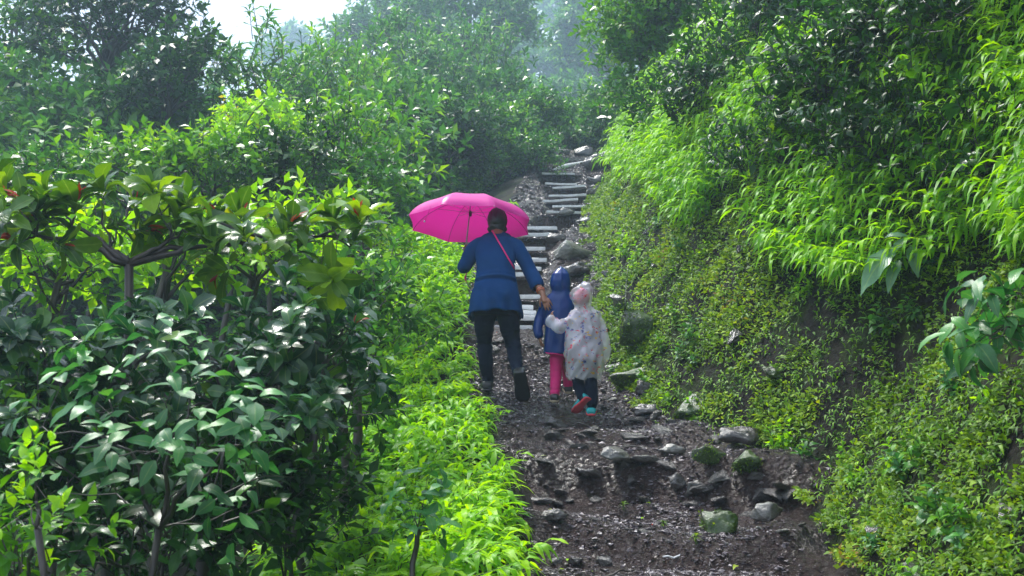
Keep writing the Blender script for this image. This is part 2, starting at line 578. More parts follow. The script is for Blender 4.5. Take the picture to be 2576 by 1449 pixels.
# planks: (x left, x right, row, tilt in picture units)
PL = [(1363, 1446, 436, 2), (1372, 1452, 462, 4), (1390, 1473, 470, -5), (1380, 1475, 491, -3), (1365, 1454, 504, -4),
      (1390, 1473, 519, -1), (1374, 1469, 533, 1), (1312, 1402, 572, 1), (1305, 1385, 588, -1), (1292, 1372, 623, 1),
      (1290, 1376, 652, 2), (1280, 1362, 672, 5), (1272, 1340, 689, 0), (1262, 1361, 745, 1), (1262, 1341, 772, 1),
      (1262, 1349, 784, 2), (1258, 1348, 796, 2), (1245, 1340, 824, 1)]
PY = [float(np.interp(-r, -ROWS, DEPS)) for _, _, r, _ in PL]
PZ = [P(1288, r, y)[2] for (_, _, r, _), y in zip(PL, PY)]
_o = np.argsort(PY); SY = np.array(PY)[_o]; SZ = np.array(PZ)[_o]
SX0 = np.array([P(p[0], p[2], y)[0] for p, y in zip(PL, PY)])[_o]; SX1 = np.array([P(p[1], p[2], y)[0] for p, y in zip(PL, PY)])[_o]


def path_z(x, Y):
    """walkable surface: mud with lumps, and stepped treads where the planks are"""
    x, Y = np.asarray(x, float), np.asarray(Y, float)
    z = zpath(Y)
    i = np.clip(np.searchsorted(SY, Y, side='right') - 1, 0, len(SY) - 2)
    f = np.clip((Y - SY[i]) / (SY[i + 1] - SY[i]), 0, 1)
    st = SZ[i] - .02 + (SZ[i + 1] - SZ[i]) * (.30 * f + .70 * np.clip((f - .9) / .1, 0, 1) ** 2 * 0)
    st = np.where((Y < SY[0]) | (Y > SY[-1]), z, st)
    xa = np.interp(Y, SY, SX0) - .08; xb = np.interp(Y, SY, SX1) + .08
    m = np.clip(np.minimum(x - xa, xb - x) / .15 + .5, 0, 1) * np.clip((Y - SY[0]) / .05, 0, 1)
    z = z * (1 - m) + st * m
    # natural ledges lower down, one running across where the big stones lie
    led = .15 * np.tanh((Y - (7.55 + .22 * np.sin(x * 2.2) - .35 * (x - .8))) * 9) + .10 * np.tanh((Y - (6.35 + .3 * np.sin(x * 3 + 1))) * 8) \
        + .07 * np.tanh((Y - (8.35 + .25 * np.sin(x * 2.6 + 2))) * 8)
    led -= np.interp(Y, [5.2, 8.8], [-.32, .32])
    led = led * np.clip((10.5 - Y) / 1.5, 0, 1) * np.clip((Y - 3) / 1.5, 0, 1)
    z = z + led
    z = z + (1 - .7 * m) * (.055 * snoise(x, Y, 1.6, 11) + .036 * snoise(x, Y, 4.3, 12) + .022 * np.abs(snoise(x, Y, 9.5, 13)) + .012 * np.abs(snoise(x, Y, 23, 14)) + .006 * snoise(x, Y, 47, 15))
    # slight trough in the middle
    L, R = pathL(Y), pathR(Y)
    c = (x - L) / (R - L)
    z = z - .05 * np.sin(np.clip(c, 0, 1) * PI)
    return z


def build_path():
    ys = np.concatenate([np.arange(2.2, 11.5, .013), np.arange(11.5, 30.5, .035)])
    ns = 190
    s = np.linspace(-.16, 1.20, ns)
    Y, S = np.meshgrid(ys, s, indexing='ij')
    L, R = pathL(Y), pathR(Y)
    X = L + (R - L) * S
    X = X + .05 * snoise(X, Y, 1.5, 21) * 0
    Z = path_z(X, Y)
    G = ground(X, Y)
    e = np.clip(np.minimum(S + .16, 1.20 - S) / .12, 0, 1)
    Z = Z * e + (np.minimum(G, Z) - .12) * (1 - e)
    idx = np.arange(Y.size).reshape(Y.shape)
    q = np.stack([idx[:-1, :-1], idx[:-1, 1:], idx[1:, 1:], idx[1:, :-1]], -1).reshape(-1, 4)
    link('dirt_path', build_mesh('dirt_path', np.stack([X, Y, Z], -1).reshape(-1, 3), q), M['mud'], kind='structure')
build_path()


# ------------------------------------------------------------------ wooden steps
def box_mesh(name, L, D, H, seed, bevel=.004):
    bm = bmesh.new()
    bmesh.ops.create_cube(bm, size=1)
    bmesh.ops.scale(bm, vec=(L, D, H), verts=bm.verts)
    es = [e for e in bm.edges if abs((e.verts[0].co - e.verts[1].co).x) > L * .9]
    bmesh.ops.subdivide_edges(bm, edges=es, cuts=9)
    bmesh.ops.bevel(bm, geom=[e for e in bm.edges if e.is_manifold and e.calc_face_angle(0) > .5], offset=bevel, segments=2, affect='EDGES')
    for v in bm.verts:
        s = Vector((v.co.x * 3 + seed, v.co.y * 8, v.co.z * 8))
        v.co.z += noise.noise(s) * .012 + noise.noise(s * 5) * .003
        v.co.y += noise.noise(s + Vector((9, 0, 0))) * .012
    m = bpy.data.meshes.new(name)
    bm.to_mesh(m); bm.free()
    return m

STEP_LABELS = ['highest of the level grey planks in the stair', 'long thin grey plank just below the highest level one', 'third grey plank from the top, shifted to the right',
               'grey plank of the upper flight, the widest one', 'grey plank of the upper flight that reaches furthest left', 'grey plank of the upper flight above the lowest one, shifted right',
               'lowest grey plank of the upper flight, above a round stone', 'pale thick plank right of the umbrella, upper of two', 'pale thick plank right of the umbrella, lower of two',
               'pale plank beside the shoulder of the woman in blue', 'brownish plank left of the big pale boulder', 'grey plank just under the brownish one by the boulder',
               'grey plank half hidden behind the right sleeve of the woman', 'pale plank left of the hood of the blue raincoat', 'topmost of three close-set planks beside the tunic hem',
               'middle of three close-set planks beside the tunic hem', 'lowest of three close-set planks beside the tunic hem', 'lowest plank of the whole stair, by the thigh of the woman']
for i, ((x0, x1, r, tl), y) in enumerate(zip(PL, PY)):
    a, b = P(x0, r - tl / 2, y), P(x1, r + tl / 2, y)
    c = (a + b) / 2
    L = float(np.linalg.norm(b - a))
    th = .04 if y > 18 else .05
    m = box_mesh('wooden_step', L, .13 + .02 * (i % 3), th, i * 7.7)
    o = link('wooden_step', m, M['wood'], None, STEP_LABELS[i], 'step', 'plank steps up the slope')
    o.location = (c[0], c[1] + .03, c[2] - .01)
    o.rotation_euler = (math.radians(random.uniform(-3, 6)), -math.atan2(b[2] - a[2], L), math.radians(random.uniform(-5, 5)))
a, b = P(1393, 431, 24.6), P(1482, 411, 25.6)
g = Geo(); tube(g, wander(a, b, 5, .02), [.05, .055, .05, .048, .045, .04], 8)
link('fallen_log', g.mesh('fallen_log'), M['wood'], None, 'slanting pale log lying across the top of the stair', 'log')


# ------------------------------------------------------------------ rocks
def rock_mesh(name, size, seed, flat=.6, sub=2, pts=14, rough=.06):
    rng = random.Random(seed)
    bm = bmesh.new()
    for _ in range(pts):
        v = Vector((rng.gauss(0, 1), rng.gauss(0, 1), rng.gauss(0, 1))).normalized() * rng.uniform(.8, 1.05)
        bm.verts.new((v.x, v.y * .8, max(v.z, -.55) * flat))
    r = bmesh.ops.convex_hull(bm, input=bm.verts)
    bmesh.ops.delete(bm, geom=list({g for g in r['geom_interior'] + r['geom_unused'] if isinstance(g, bmesh.types.BMVert)}), context='VERTS')
    if sub:
        bmesh.ops.bevel(bm, geom=list(bm.edges), offset=.05, segments=1, affect='EDGES')
        bmesh.ops.triangulate(bm, faces=bm.faces)
        bmesh.ops.subdivide_edges(bm, edges=bm.edges, cuts=sub, use_grid_fill=True)
        for v in bm.verts:
            s = v.co * 2.2 + Vector((seed * 3.1, 0, 0))
            v.co += v.co.normalized() * (noise.fractal(s, .8, 2, 4) * rough * 1.6)
            v.co.z += .03 * math.sin(v.co.z * 22 + noise.noise(s) * 3) * flat
    bmesh.ops.scale(bm, vec=size, verts=bm.verts)
    m = bpy.data.meshes.new(name)
    bm.to_mesh(m); bm.free()
    for p in m.polygons: p.use_smooth = sub > 2
    return m


def surf(x, Y):
    L, R = pathL(Y), pathR(Y)
    return path_z(x, Y) if L - .1 < x < R + .1 else ground(x, Y)

def rock(px, py, wpx, label, m='rock', flat=.55, seed=0, hr=None, group=None, sub=2, depth=.8, rz=0, Y=None, sink=.25, tilt=(0, 0), name='rock', push=0):
    """a rock whose picture centre is (px, py), wpx picture units wide, resting on the slope"""
    if Y is None:
        ys = np.linspace(3.5, 30, 3000)
        pts = np.array([P(px, py, 1.0)])[0] - V(0, 0, CZ)
        xs = pts[0] * ys; zl = CZ + pts[2] * ys
        inside = (xs > pathL(ys)) & (xs < pathR(ys))
        gz = np.where(inside, path_z(xs, ys), ground(xs, ys))
        hit = np.argmax(gz > zl - .02)
        Y = float(ys[hit])
    Y += push
    w = wpx / F * Y / 2 * 1.28
    p = P(px, py, Y)
    me = rock_mesh(name, (w, w * depth, w * (hr or 1)), seed, flat, sub)
    o = link(name, me, M[m], None, label, 'rock', group)
    z = float(surf(p[0], p[1])) if True else p[2]
    o.location = (p[0], p[1], z + w * flat * (hr or 1) * (.62 - sink))
    o.rotation_euler = (tilt[0], tilt[1], rz)
    return o

rock(1437, 646, 98, 'big pale boulder left of the yellow-green bank, above the blue hood', 'rockpale', .62, 3, rz=.3, sub=3)
rock(1555, 1170, 92, 'pale slab tilted to the left in the line of stones across the path', 'rockpale', .5, 11, rz=.5, tilt=(.25, .35), sub=3, sink=-.15)
rock(1622, 1160, 76, 'flat dark stone just right of the pale tilted slab', 'rock', .36, 12, rz=-.1, sub=3, sink=0)
rock(1478, 1190, 70, 'low dark stone at the left end of the line of stones across the path', 'rock', .4, 13, sub=3, tilt=(0, .2))
rock(1860, 1116, 116, 'big smooth wet slab jutting from the foot of the bank', 'rock', .42, 14, rz=-.2, tilt=(.3, .15), sub=3, sink=-.2)
rock(1745, 1035, 105, 'mossy boulder capped with pale stone left of the wet slab', 'rockmoss', .7, 15, sub=3, sink=-.1)
rock(1688, 1132, 66, 'light stone in front of the mossy boulder', 'rockpale', .4, 16, sub=3)
rock(1790, 1170, 84, 'dark block under the wet slab, left one', 'rockmoss', .6, 17, sub=3, sink=-.1)
rock(1880, 1185, 96, 'dark mossy block under the wet slab, right one', 'rockmoss', .6, 18, sub=3, sink=-.1)
rock(1705, 1222, 52, 'narrow stone standing on edge below the stone line', 'rock', .8, 19, tilt=(.2, .5), sub=2)
rock(1750, 1232, 58, 'speckled grey stone with a green tuft below the stone line', 'rock', .6, 20, sub=3)
rock(1935, 1305, 108, 'rounded pale stone low on the right of the path', 'rockpale', .45, 21, sub=3, sink=0)
rock(1800, 1330, 130, 'long mossy rock left of the rounded pale stone', 'rockmoss', .5, 22, sub=3, rz=.1)
rock(1395, 1300, 62, 'dark stone at the left of the path near two pale chips', 'rock', .55, 23, sub=3)
rock(1370, 1258, 52, 'flat brown stone just above the dark stone by the left verge', 'rock', .35, 24, sub=3)
rock(1345, 1252, 40, 'pale pinkish chip lying near the left verge, upper one', 'rockpale', .3, 25)
rock(1320, 1258, 30, 'pale pinkish chip lying near the left verge, lower one', 'rockpale', .3, 26)
rock(1395, 1068, 62, 'dark pointed stone in front of the lifted black shoe', 'rock', .5, 27, tilt=(.3, .2), sub=3)
rock(1392, 1410, 40, 'left of three small dark stones at the bottom of the path', 'rock', .6, 28)
rock(1450, 1410, 36, 'middle of three small dark stones at the bottom of the path', 'rock', .6, 29)
rock(1520, 1412, 46, 'right of three small dark stones at the bottom of the path', 'rock', .6, 30)
rock(1600, 872, 125, 'large dark mossy block in the bank right of the printed raincoat, upper one', 'rockmoss', .75, 31, sub=3, sink=-.1)
rock(1565, 905, 90, 'grey block wedged under the large dark one beside the printed raincoat', 'rock', .45, 32, sub=3)
rock(1590, 960, 120, 'mossy boulder at the bank foot beside the printed raincoat', 'rockmoss', .7, 33, sub=3)
rock(1625, 990, 60, 'smooth grey stone leaning on the bank foot', 'rock', .8, 34, sub=3, tilt=(0, .3))
rock(1630, 1035, 70, 'broken grey stone right of the teal shoes', 'rock', .5, 35, sub=3)
rock(1475, 560, 50, 'pale stone set in the bank beside the upper flight', 'rockpale', .5, 36, sub=3)
rock(1425, 545, 42, 'round grey stone lying under the upper flight', 'rockpale', .6, 37, sub=3)
rock(1500, 425, 92, 'large dark rock right of the slanting log', 'rock', .6, 38, sub=3)
rock(1420, 385, 26, 'small white stone at the crest of the path', 'rockpale', .8, 39)
rock(1478, 388, 60, 'broken rock at the crest of the path', 'rock', .5, 40, sub=3)
rock(1540, 400, 62, 'pale rock at the crest against the bank', 'rockpale', .6, 41, sub=3)
rock(1380, 395, 70, 'dark rock behind the white stone at the crest', 'rock', .5, 42, sub=3)
rock(1500, 460, 58, 'stone beside the second highest plank', 'rock', .5, 43, sub=3)
rock(1495, 487, 44, 'pointed stone beside the widest plank', 'rockpale', .5, 44)
rock(1450, 690, 90, 'brown stone behind the blue hood', 'rock', .5, 45, sub=3)
rock(1560, 765, 60, 'whitish stone in the bank above the printed raincoat', 'rockpale', .7, 46, sub=3, tilt=(0, .5))
rock(1400, 605, 50, 'brown stone right of the two pale thick planks', 'rock', .7, 47, sub=3)
rb = random.Random(31)
bank_rocks = []
for i in range(30):
    Yb = rb.uniform(4.6, 15); sb = rb.uniform(.02, 1.05) ** 1.2
    xb = float(pathR(Yb)) + sb
    w_ = rb.uniform(.05, .13)
    me = rock_mesh('bank_stone', (w_, w_ * .8, w_ * rb.uniform(.6, 1)), 700 + i, .7, 2)
    o = link('bank_stone', me, M['rockmoss'] if i % 3 == 0 else M['rock'], None, 'dark wet stone showing between moss and leaves on the bank', 'stone', 'stones showing in the bank')
    o.location = (xb - .02, Yb, float(ground(xb, Yb)) + .01)
    o.rotation_euler = (rb.uniform(-.4, .4), -.7 + rb.uniform(-.3, .3), rb.uniform(0, 6))
# loose stones: alike, so they share one label
protos = [rock_mesh('stone', (1, .85, .7), 100 + i, .55 + .1 * (i % 3), 1) for i in range(8)]
for i, m in enumerate(protos): m.materials.append(M['rock' if i % 4 else 'rockpale'])
rg = np.random.default_rng(5)
cnt = 0
while cnt < 150:
    Y = float(rg.uniform(0, 1) ** 1.3 * 19 + 5.2)
    L, R = float(pathL(Y)), float(pathR(Y))
    c = rg.beta(1.6, 1.1) if Y < 12 else rg.uniform(0, 1)
    x = L + (R - L) * c
    if Y > 11 and np.interp(Y, SY, SX0) - .05 < x < np.interp(Y, SY, SX1) + .05: continue
    if abs(x) < .35 and 9 < Y < 10.2: continue
    s = float(rg.uniform(.018, .055)) * (1 + (Y - 5) * .05)
    o = bpy.data.objects.new('stone', protos[rg.integers(8)])
    C.objects.link(o)
    o.location = (x, Y, float(path_z(x, Y)) + s * .12)
    o.scale = (s * rg.uniform(.8, 1.4), s, s * rg.uniform(.6, 1.1))
    o.rotation_euler = (rg.uniform(-.3, .3), rg.uniform(-.3, .3), rg.uniform(0, 6.3))
    tag(o, 'small wet grey stone lying loose on the muddy path', 'stone', 'loose stones on the path')
    cnt += 1

slabs = [rock_mesh('embedded_stone', (1, .8, .7), 200 + i, .5 + .08 * (i % 4), 2, 12) for i in range(9)]
for i, m in enumerate(slabs): m.materials.append(M['rock'])
rg = np.random.default_rng(15)
for i in range(110):
    if i < 42:                                   # along the right-hand foot of the bank
        Y = float(5.6 + rg.uniform(0, 1) * 16); x = float(pathR(Y)) - abs(rg.normal(0, .14)) + .04
    elif i < 74:                                 # along the ledges
        x = float(rg.uniform(.15, 1.75)); Y = float(7.5 + .22 * math.sin(x * 2.2) - .35 * (x - .8) + rg.normal(0, .09)) if i % 3 else float(8.35 + .25 * math.sin(x * 2.6 + 2) + rg.normal(0, .08))
    else:
        Y = float(rg.uniform(9.6, 22)); L, R = float(pathL(Y)), float(pathR(Y)); x = L + (R - L) * float(rg.uniform(0, 1))
        if np.interp(Y, SY, SX0) - .1 < x < np.interp(Y, SY, SX1) + .1 and Y > 11: x = float(np.interp(Y, SY, SX1)) + .2
    if abs(x + .05) < .3 and 9 < Y < 10.2: continue
    if x > float(pathR(Y)): continue
    s = float(rg.uniform(.06, .15))
    o = bpy.data.objects.new('embedded_stone', slabs[rg.integers(9)])
    C.objects.link(o)
    o.location = (x, Y, float(path_z(x, Y)) + s * .02)
    o.scale = (s * rg.uniform(.8, 1.3), s * rg.uniform(.7, 1.1), s * rg.uniform(.6, 1.0))
    o.rotation_euler = (rg.uniform(-.2, .45), rg.uniform(-.35, .35), rg.uniform(0, 6.3))
    tag(o, 'dark angular stone half sunk in the wet mud of the path', 'stone', 'stones set in the path')


def gravel():
    g = Geo()
    rng = np.random.default_rng(9)
    tv = []
    for i in range(6):
        m = rock_mesh('chip', (1, .8, .5), 300 + i, .6, 0, 9)
        v = np.empty(len(m.vertices) * 3); m.vertices.foreach_get('co', v)
        m.calc_loop_triangles()
        t = np.empty(len(m.loop_triangles) * 3, int); m.loop_triangles.foreach_get('vertices', t)
        tv.append((v.reshape(-1, 3), t.reshape(-1, 3)))
        bpy.data.meshes.remove(m)
    N = 115000
    Y = 4.2 + 22 * rng.uniform(0, 1, N) ** 1.7
    c = rng.uniform(-.05, 1.12, N)
    x = pathL(Y) + (pathR(Y) - pathL(Y)) * c
    keep = snoise(x, Y, 1.6, 31) + rng.uniform(-.7, .9, N) > 0
    x, Y = x[keep], Y[keep]
    z = path_z(x, Y)
    n = len(x)
    s = .0072 * np.exp(np.clip(rng.normal(0, .6, n), -1.5, 1.1)) * (1 + (Y - 5) * .07) + .002
    kind = rng.integers(0, 6, n)
    for k in range(6):
        I = kind == k
        tvk, tt = tv[k]
        a = rng.uniform(0, 6.28, I.sum()); b = rng.normal(0, .5, I.sum())
        ca, sa, cb, sb = np.cos(a), np.sin(a), np.cos(b), np.sin(b)
        vx, vy, vz = tvk[:, 0][None], tvk[:, 1][None], tvk[:, 2][None]
        y1 = vy * cb[:, None] - vz * sb[:, None]; z1 = vy * sb[:, None] + vz * cb[:, None]
        X = vx * ca[:, None] - y1 * sa[:, None]; YY = vx * sa[:, None] + y1 * ca[:, None]
        pos = np.stack([X, YY, z1], -1) * s[I][:, None, None] + np.stack([x[I], Y[I], z[I] + s[I] * .25], -1)[:, None]
        q = tt[None] + (np.arange(I.sum()) * len(tvk))[:, None, None]
        g.add(pos.reshape(-1, 3), None, q.reshape(-1, 3))
    link('gravel', g.mesh('gravel', False), M['grit'], kind='stuff', label='small wet stone chips strewn over the muddy path', cat='gravel')
gravel()


# ------------------------------------------------------------------ ground cover (nobody could count it)
def far_leaves(geo, base, d, nrm, L, wr, rnd):
    """one folded quad per leaf"""
    d = unit(d); x = unit(np.cross(d, nrm)); z = np.cross(x, d)
    n = len(base)
    L = np.broadcast_to(L, (n,))[:, None]; W = L * wr * .5
    v = np.stack([base, base + d * L * .45 - x * W + z * W * .35, base + d * L - z * L * .12, base + d * L * .45 + x * W + z * W * .35], 1)
    a = np.zeros((n, 4, 3)); a[:, :, 0] = rnd[:, None]
    a[:, 1, 1] = -1; a[:, 3, 1] = 1; a[:, 2, 2] = 1; a[:, 1, 2] = a[:, 3, 2] = .45
    geo.add(v.reshape(-1, 3), (np.arange(n)[:, None] * 4 + np.array([0, 3, 2, 1])[None]), None, a.reshape(-1, 3))


def bank_moss():
    rng = np.random.default_rng(21)
    g = Geo()
    N = 380000
    Y = 2.8 + 24 * rng.uniform(0, 1, N) ** 1.9
    s = rng.uniform(-.12, 1.75, N)
    s = np.where(rng.uniform(0, 1, N) < .25, s ** 2 * .4, s)
    x = pathR(Y) + s
    dens = .30 + .25 * np.clip((Y - 8) / 6, 0, 1) + .35 * snoise(s * 2.2, Y, 1.3, 41) + .95 * snoise(s * 2, Y, 4.5, 42) + .5 * snoise(s, Y, 13, 44) - .9 * np.clip((s - 1.2) / .5, 0, 1) - .25 * np.clip((.12 - s) / .1, 0, 1)
    k = rng.uniform(0, 1, N) < dens
    x, Y, s = x[k], Y[k], s[k]; n = len(x)
    z = ground(x, Y) + rng.uniform(0, .035, n)
    base = np.stack([x - rng.uniform(0, .03, n), Y, z], -1)
    d = np.stack([rng.normal(-.7, .7, n), rng.normal(0, .8, n), rng.normal(.1, .5, n)], -1)
    nrm = V(-.5, -.35, .8)[None] + rng.normal(0, .45, (n, 3))
    L = .022 * np.exp(np.clip(rng.normal(0, .5, n), -1, .65)) * (1 + (Y - 5) * .05)
    rnd = np.clip(rng.uniform(0, 1, n) * .6 + .28 * (snoise(s * 2, Y, 1.7, 43) + .75), 0, 1)
    far_leaves(g, base, d, nrm, L, rng.uniform(.35, .8, n)[:, None], rnd)
    link('moss_and_creepers', g.mesh('moss_and_creepers'), M['moss'], kind='stuff', label='yellow green moss and tiny creeping leaves covering the wet bank', cat='moss')
    # slightly bigger seedlings in the moss
    g = Geo()
    N = 12000
    Y = 2.8 + 22 * rng.uniform(0, 1, N) ** 1.7
    s = rng.uniform(0, 1.5, N)
    x = pathR(Y) + s
    base = np.stack([x, Y, ground(x, Y)], -1)
    ax = V(-.55, -.2, .8)[None] + rng.normal(0, .25, (N, 3))
    twigs(g, 'lance', 2, base, ax, rng.uniform(.03, .10, N), 4, (1.4, .5), .05, droop=.35, wscale=1.5, rng=rng, bias=-.05)
    link('seedlings', g.mesh('seedlings'), M['seed'], kind='stuff', label='small bright seedlings scattered through the moss of the bank', cat='seedlings')
bank_moss()


def rock_moss():
    rng = np.random.default_rng(55)
    bpy.context.view_layer.update()
    for ob in [o for o in C.objects if o.name.startswith('rock') and o.data and o.data.materials and o.data.materials[0] is M['rockmoss']]:
        me = ob.data
        n = len(me.polygons)
        c = np.empty(n * 3); me.polygons.foreach_get('center', c); c = c.reshape(-1, 3)
        nm = np.empty(n * 3); me.polygons.foreach_get('normal', nm); nm = nm.reshape(-1, 3)
        ar = np.empty(n); me.polygons.foreach_get('area', ar)
        N = int(ar.sum() * 9000)
        i = rng.choice(n, N, p=ar / ar.sum())
        mw = np.array(ob.matrix_world)
        p = c[i] @ mw[:3, :3].T + mw[:3, 3] + rng.normal(0, .008, (N, 3)); q = nm[i] @ mw[:3, :3].T
        k = (snoise(p[:, 0] + p[:, 1], p[:, 2], 7, 77) + .5 - .9 * np.clip(q[:, 2], 0, 1)) > 0
        p, q = p[k], q[k]
        p = p - mw[:3, 3]
        g = Geo()
        far_leaves(g, p, q + rng.normal(0, .8, q.shape) - V(0, 0, .3), q + rng.normal(0, .5, q.shape), .010 * np.exp(rng.normal(0, .45, len(p))), .6, np.clip(rng.normal(.3, .25, len(p)), 0, .9))
        m = g.mesh('moss'); m.materials.append(M['moss'])
        o = bpy.data.objects.new('moss', m); C.objects.link(o); o.parent = ob
        o.matrix_parent_inverse = ob.matrix_world.to_3x3().inverted().to_4x4() if False else Matrix(mw.tolist()).inverted() @ Matrix.Translation(mw[:3, 3].tolist())
rock_moss()


def curved_plants(g, base, ax0, L, k, llen, rng, droopv, seg, ws=1.0, bias=0, lean=.5, stems=None):
    """stems that leave along ax0 and bend over towards droopv, leaves alternate along them"""
    n = len(base)
    ax0 = unit(ax0)
    L = np.broadcast_to(L, (n,))
    side = unit(np.cross(ax0, droopv))
    rt = rng.uniform(0, 1, n) * .5 + .5 * np.clip(.5 + .9 * snoise(base[:, 0] + base[:, 2], base[:, 1], 1.9, 88), 0, 1)
    for j in range(k):
        t = (j + 1.2) / (k + .4)
        b = base + ax0 * (L * t * (1 - .25 * t * lean))[:, None] + droopv * (L * t * t * lean * .55)[:, None]
        tan = unit(ax0 + droopv * (t * lean * 1.3))
        sg = 1 if j % 2 else -1
        a = rng.uniform(.5, 1.15, n) * (1 - .5 * t)
        d = tan * np.cos(a)[:, None] + side * (sg * np.sin(a))[:, None] + V(0, 0, -.35) * (rng.uniform(.2, 1.6, n))[:, None] + rng.normal(0, .22, (n, 3))
        nm = V(0, 0, 1) - droopv * .25 + rng.normal(0, .2, (n, 3))
        leaves(g, 'lance', seg, b, d, nm, llen * rng.uniform(.65, 1.2, n), np.clip(.55 * rng.uniform(0, 1, n) + .4 * rt + bias, 0, 1), ws, rng)
    if stems is not None:
        mid = base + ax0 * (L * .5)[:, None] + droopv * (L * .12 * lean)[:, None]
        end = base + ax0 * (L * .8)[:, None] + droopv * (L * .5 * lean)[:, None]
        prisms(stems, base, mid, .003, .0025, 3); prisms(stems, mid, end, .0025, .0015, 3)


def bank_drape():
    rng = np.random.default_rng(22)
    for part, (N, s0, s1, y1, pw, label) in enumerate([(13000, .55, 2.0, 24, 1.5, 'bright lime green broad-bladed grass drooping down the upper bank')]):
        Y = 3.0 + y1 * rng.uniform(0, 1, N) ** pw
        s = rng.uniform(s0, s1, N)
        x = pathR(Y) + s
        low = .86 + .28 * snoise(s * 0, Y, .9, 51) - .45 * np.clip((Y - 11) / 8, 0, 1)
        k = (s > low) & (rng.uniform(0, 1, N) < .85 + .5 * snoise(s, Y, 1.6, 52))
        x, Y, s = x[k], Y[k], s[k]; n = len(x)
        base = np.stack([x, Y, ground(x, Y) - .01], -1)
        ax = V(-.42, -.22, .85)[None] + rng.normal(0, .22, (n, 3))
        dv = unit(V(-.75, -.15, -.75)[None] + rng.normal(0, .15, (n, 3)))
        g, st = Geo(), Geo()
        L = rng.uniform(.2, .58, n)
        seg = 3
        curved_plants(g, base, ax, L, 8, .135, rng, dv, seg, 1.0, bias=.06, lean=.9, stems=st)
        o = link('bank_grass', g.mesh('bank_grass'), M['drape'], kind='stuff', label=label, cat='grass')
        link('stems', st.mesh('stems'), M['stem'], o)
bank_drape()


def left_verge():
    rng = np.random.default_rng(23)
    N = 5600
    Y = 3.2 + 16 * rng.uniform(0, 1, N) ** 1.5
    s = -.10 + rng.uniform(0, 1, N) ** .8 * 1.55
    s = s + .10 * snoise(Y, Y * 0, 1.7, 61)
    k = (rng.uniform(0, 1, N) < 1.0 + .5 * snoise(s, Y, 2.0, 62) - .5 * np.clip((s - 1.1) / .4, 0, 1))
    Y, s = Y[k], s[k]; n = len(Y)
    s = s + .13 * np.clip((10.5 - Y) / 2, 0, 1)
    x = pathL(Y) - s
    base = np.stack([x, Y, ground(x, Y) - .01], -1)
    ax = V(.12, -.12, 1)[None] + rng.normal(0, .28, (n, 3))
    az = rng.uniform(0, 6.28, n)
    dv = unit(np.stack([np.cos(az) + .45, np.sin(az) - .35, -.55 + 0 * az], -1))
    edge = np.clip((s + .1) / .35, .35, 1)
    L = rng.uniform(.14, .42, n) * edge * np.where(Y > 10.5, 1.15, 1)
    g, st = Geo(), Geo()
    curved_plants(g, base, ax, L, 8, .13, rng, dv, 3, 1.3, bias=.05, lean=.8, stems=st)
    o = link('verge_undergrowth', g.mesh('verge_undergrowth'), M['lime'], kind='stuff', label='bright green leafy undergrowth spilling over the left edge of the path', cat='undergrowth')
    link('stems', st.mesh('stems'), M['stem'], o)
    # darker growth further down the slope and over the whole hillside
    g = Geo()
    N = 15000
    x = rng.uniform(-14, 0, N); Y = 2.5 + 34 * rng.uniform(0, 1, N) ** 1.3
    x = np.minimum(x, pathL(Y) - .9 - rng.uniform(0, .5, N))
    x2 = pathR(Y) + 1.9 + 12 * rng.uniform(0, 1, N) ** 1.5
    right = rng.uniform(0, 1, N) < .42
    x = np.where(right, x2, x)
    base = np.stack([x, Y, ground(x, Y)], -1)
    ax = V(0, -.15, 1)[None] + rng.normal(0, .35, (N, 3))
    hh = rng.uniform(.15, .6, N)
    rt = rng.uniform(0, 1, N)
    for j in range(7):
        az = rng.uniform(0, 6.28, N)
        d = np.stack([np.cos(az), np.sin(az), rng.uniform(-.7, .3, N)], -1)
        far_leaves(g, base + unit(ax) * (hh * (j + 1.5) / 8)[:, None], d, V(0, 0, 1)[None] + rng.normal(0, .3, (N, 3)), rng.uniform(.07, .15, N), .5, np.clip(.5 * rt + .5 * rng.uniform(0, 1, N), 0, 1))
    link('hillside_undergrowth', g.mesh('hillside_undergrowth'), M['mid'], kind='stuff', label='mixed green undergrowth covering the slopes below the bushes', cat='undergrowth')
left_verge()


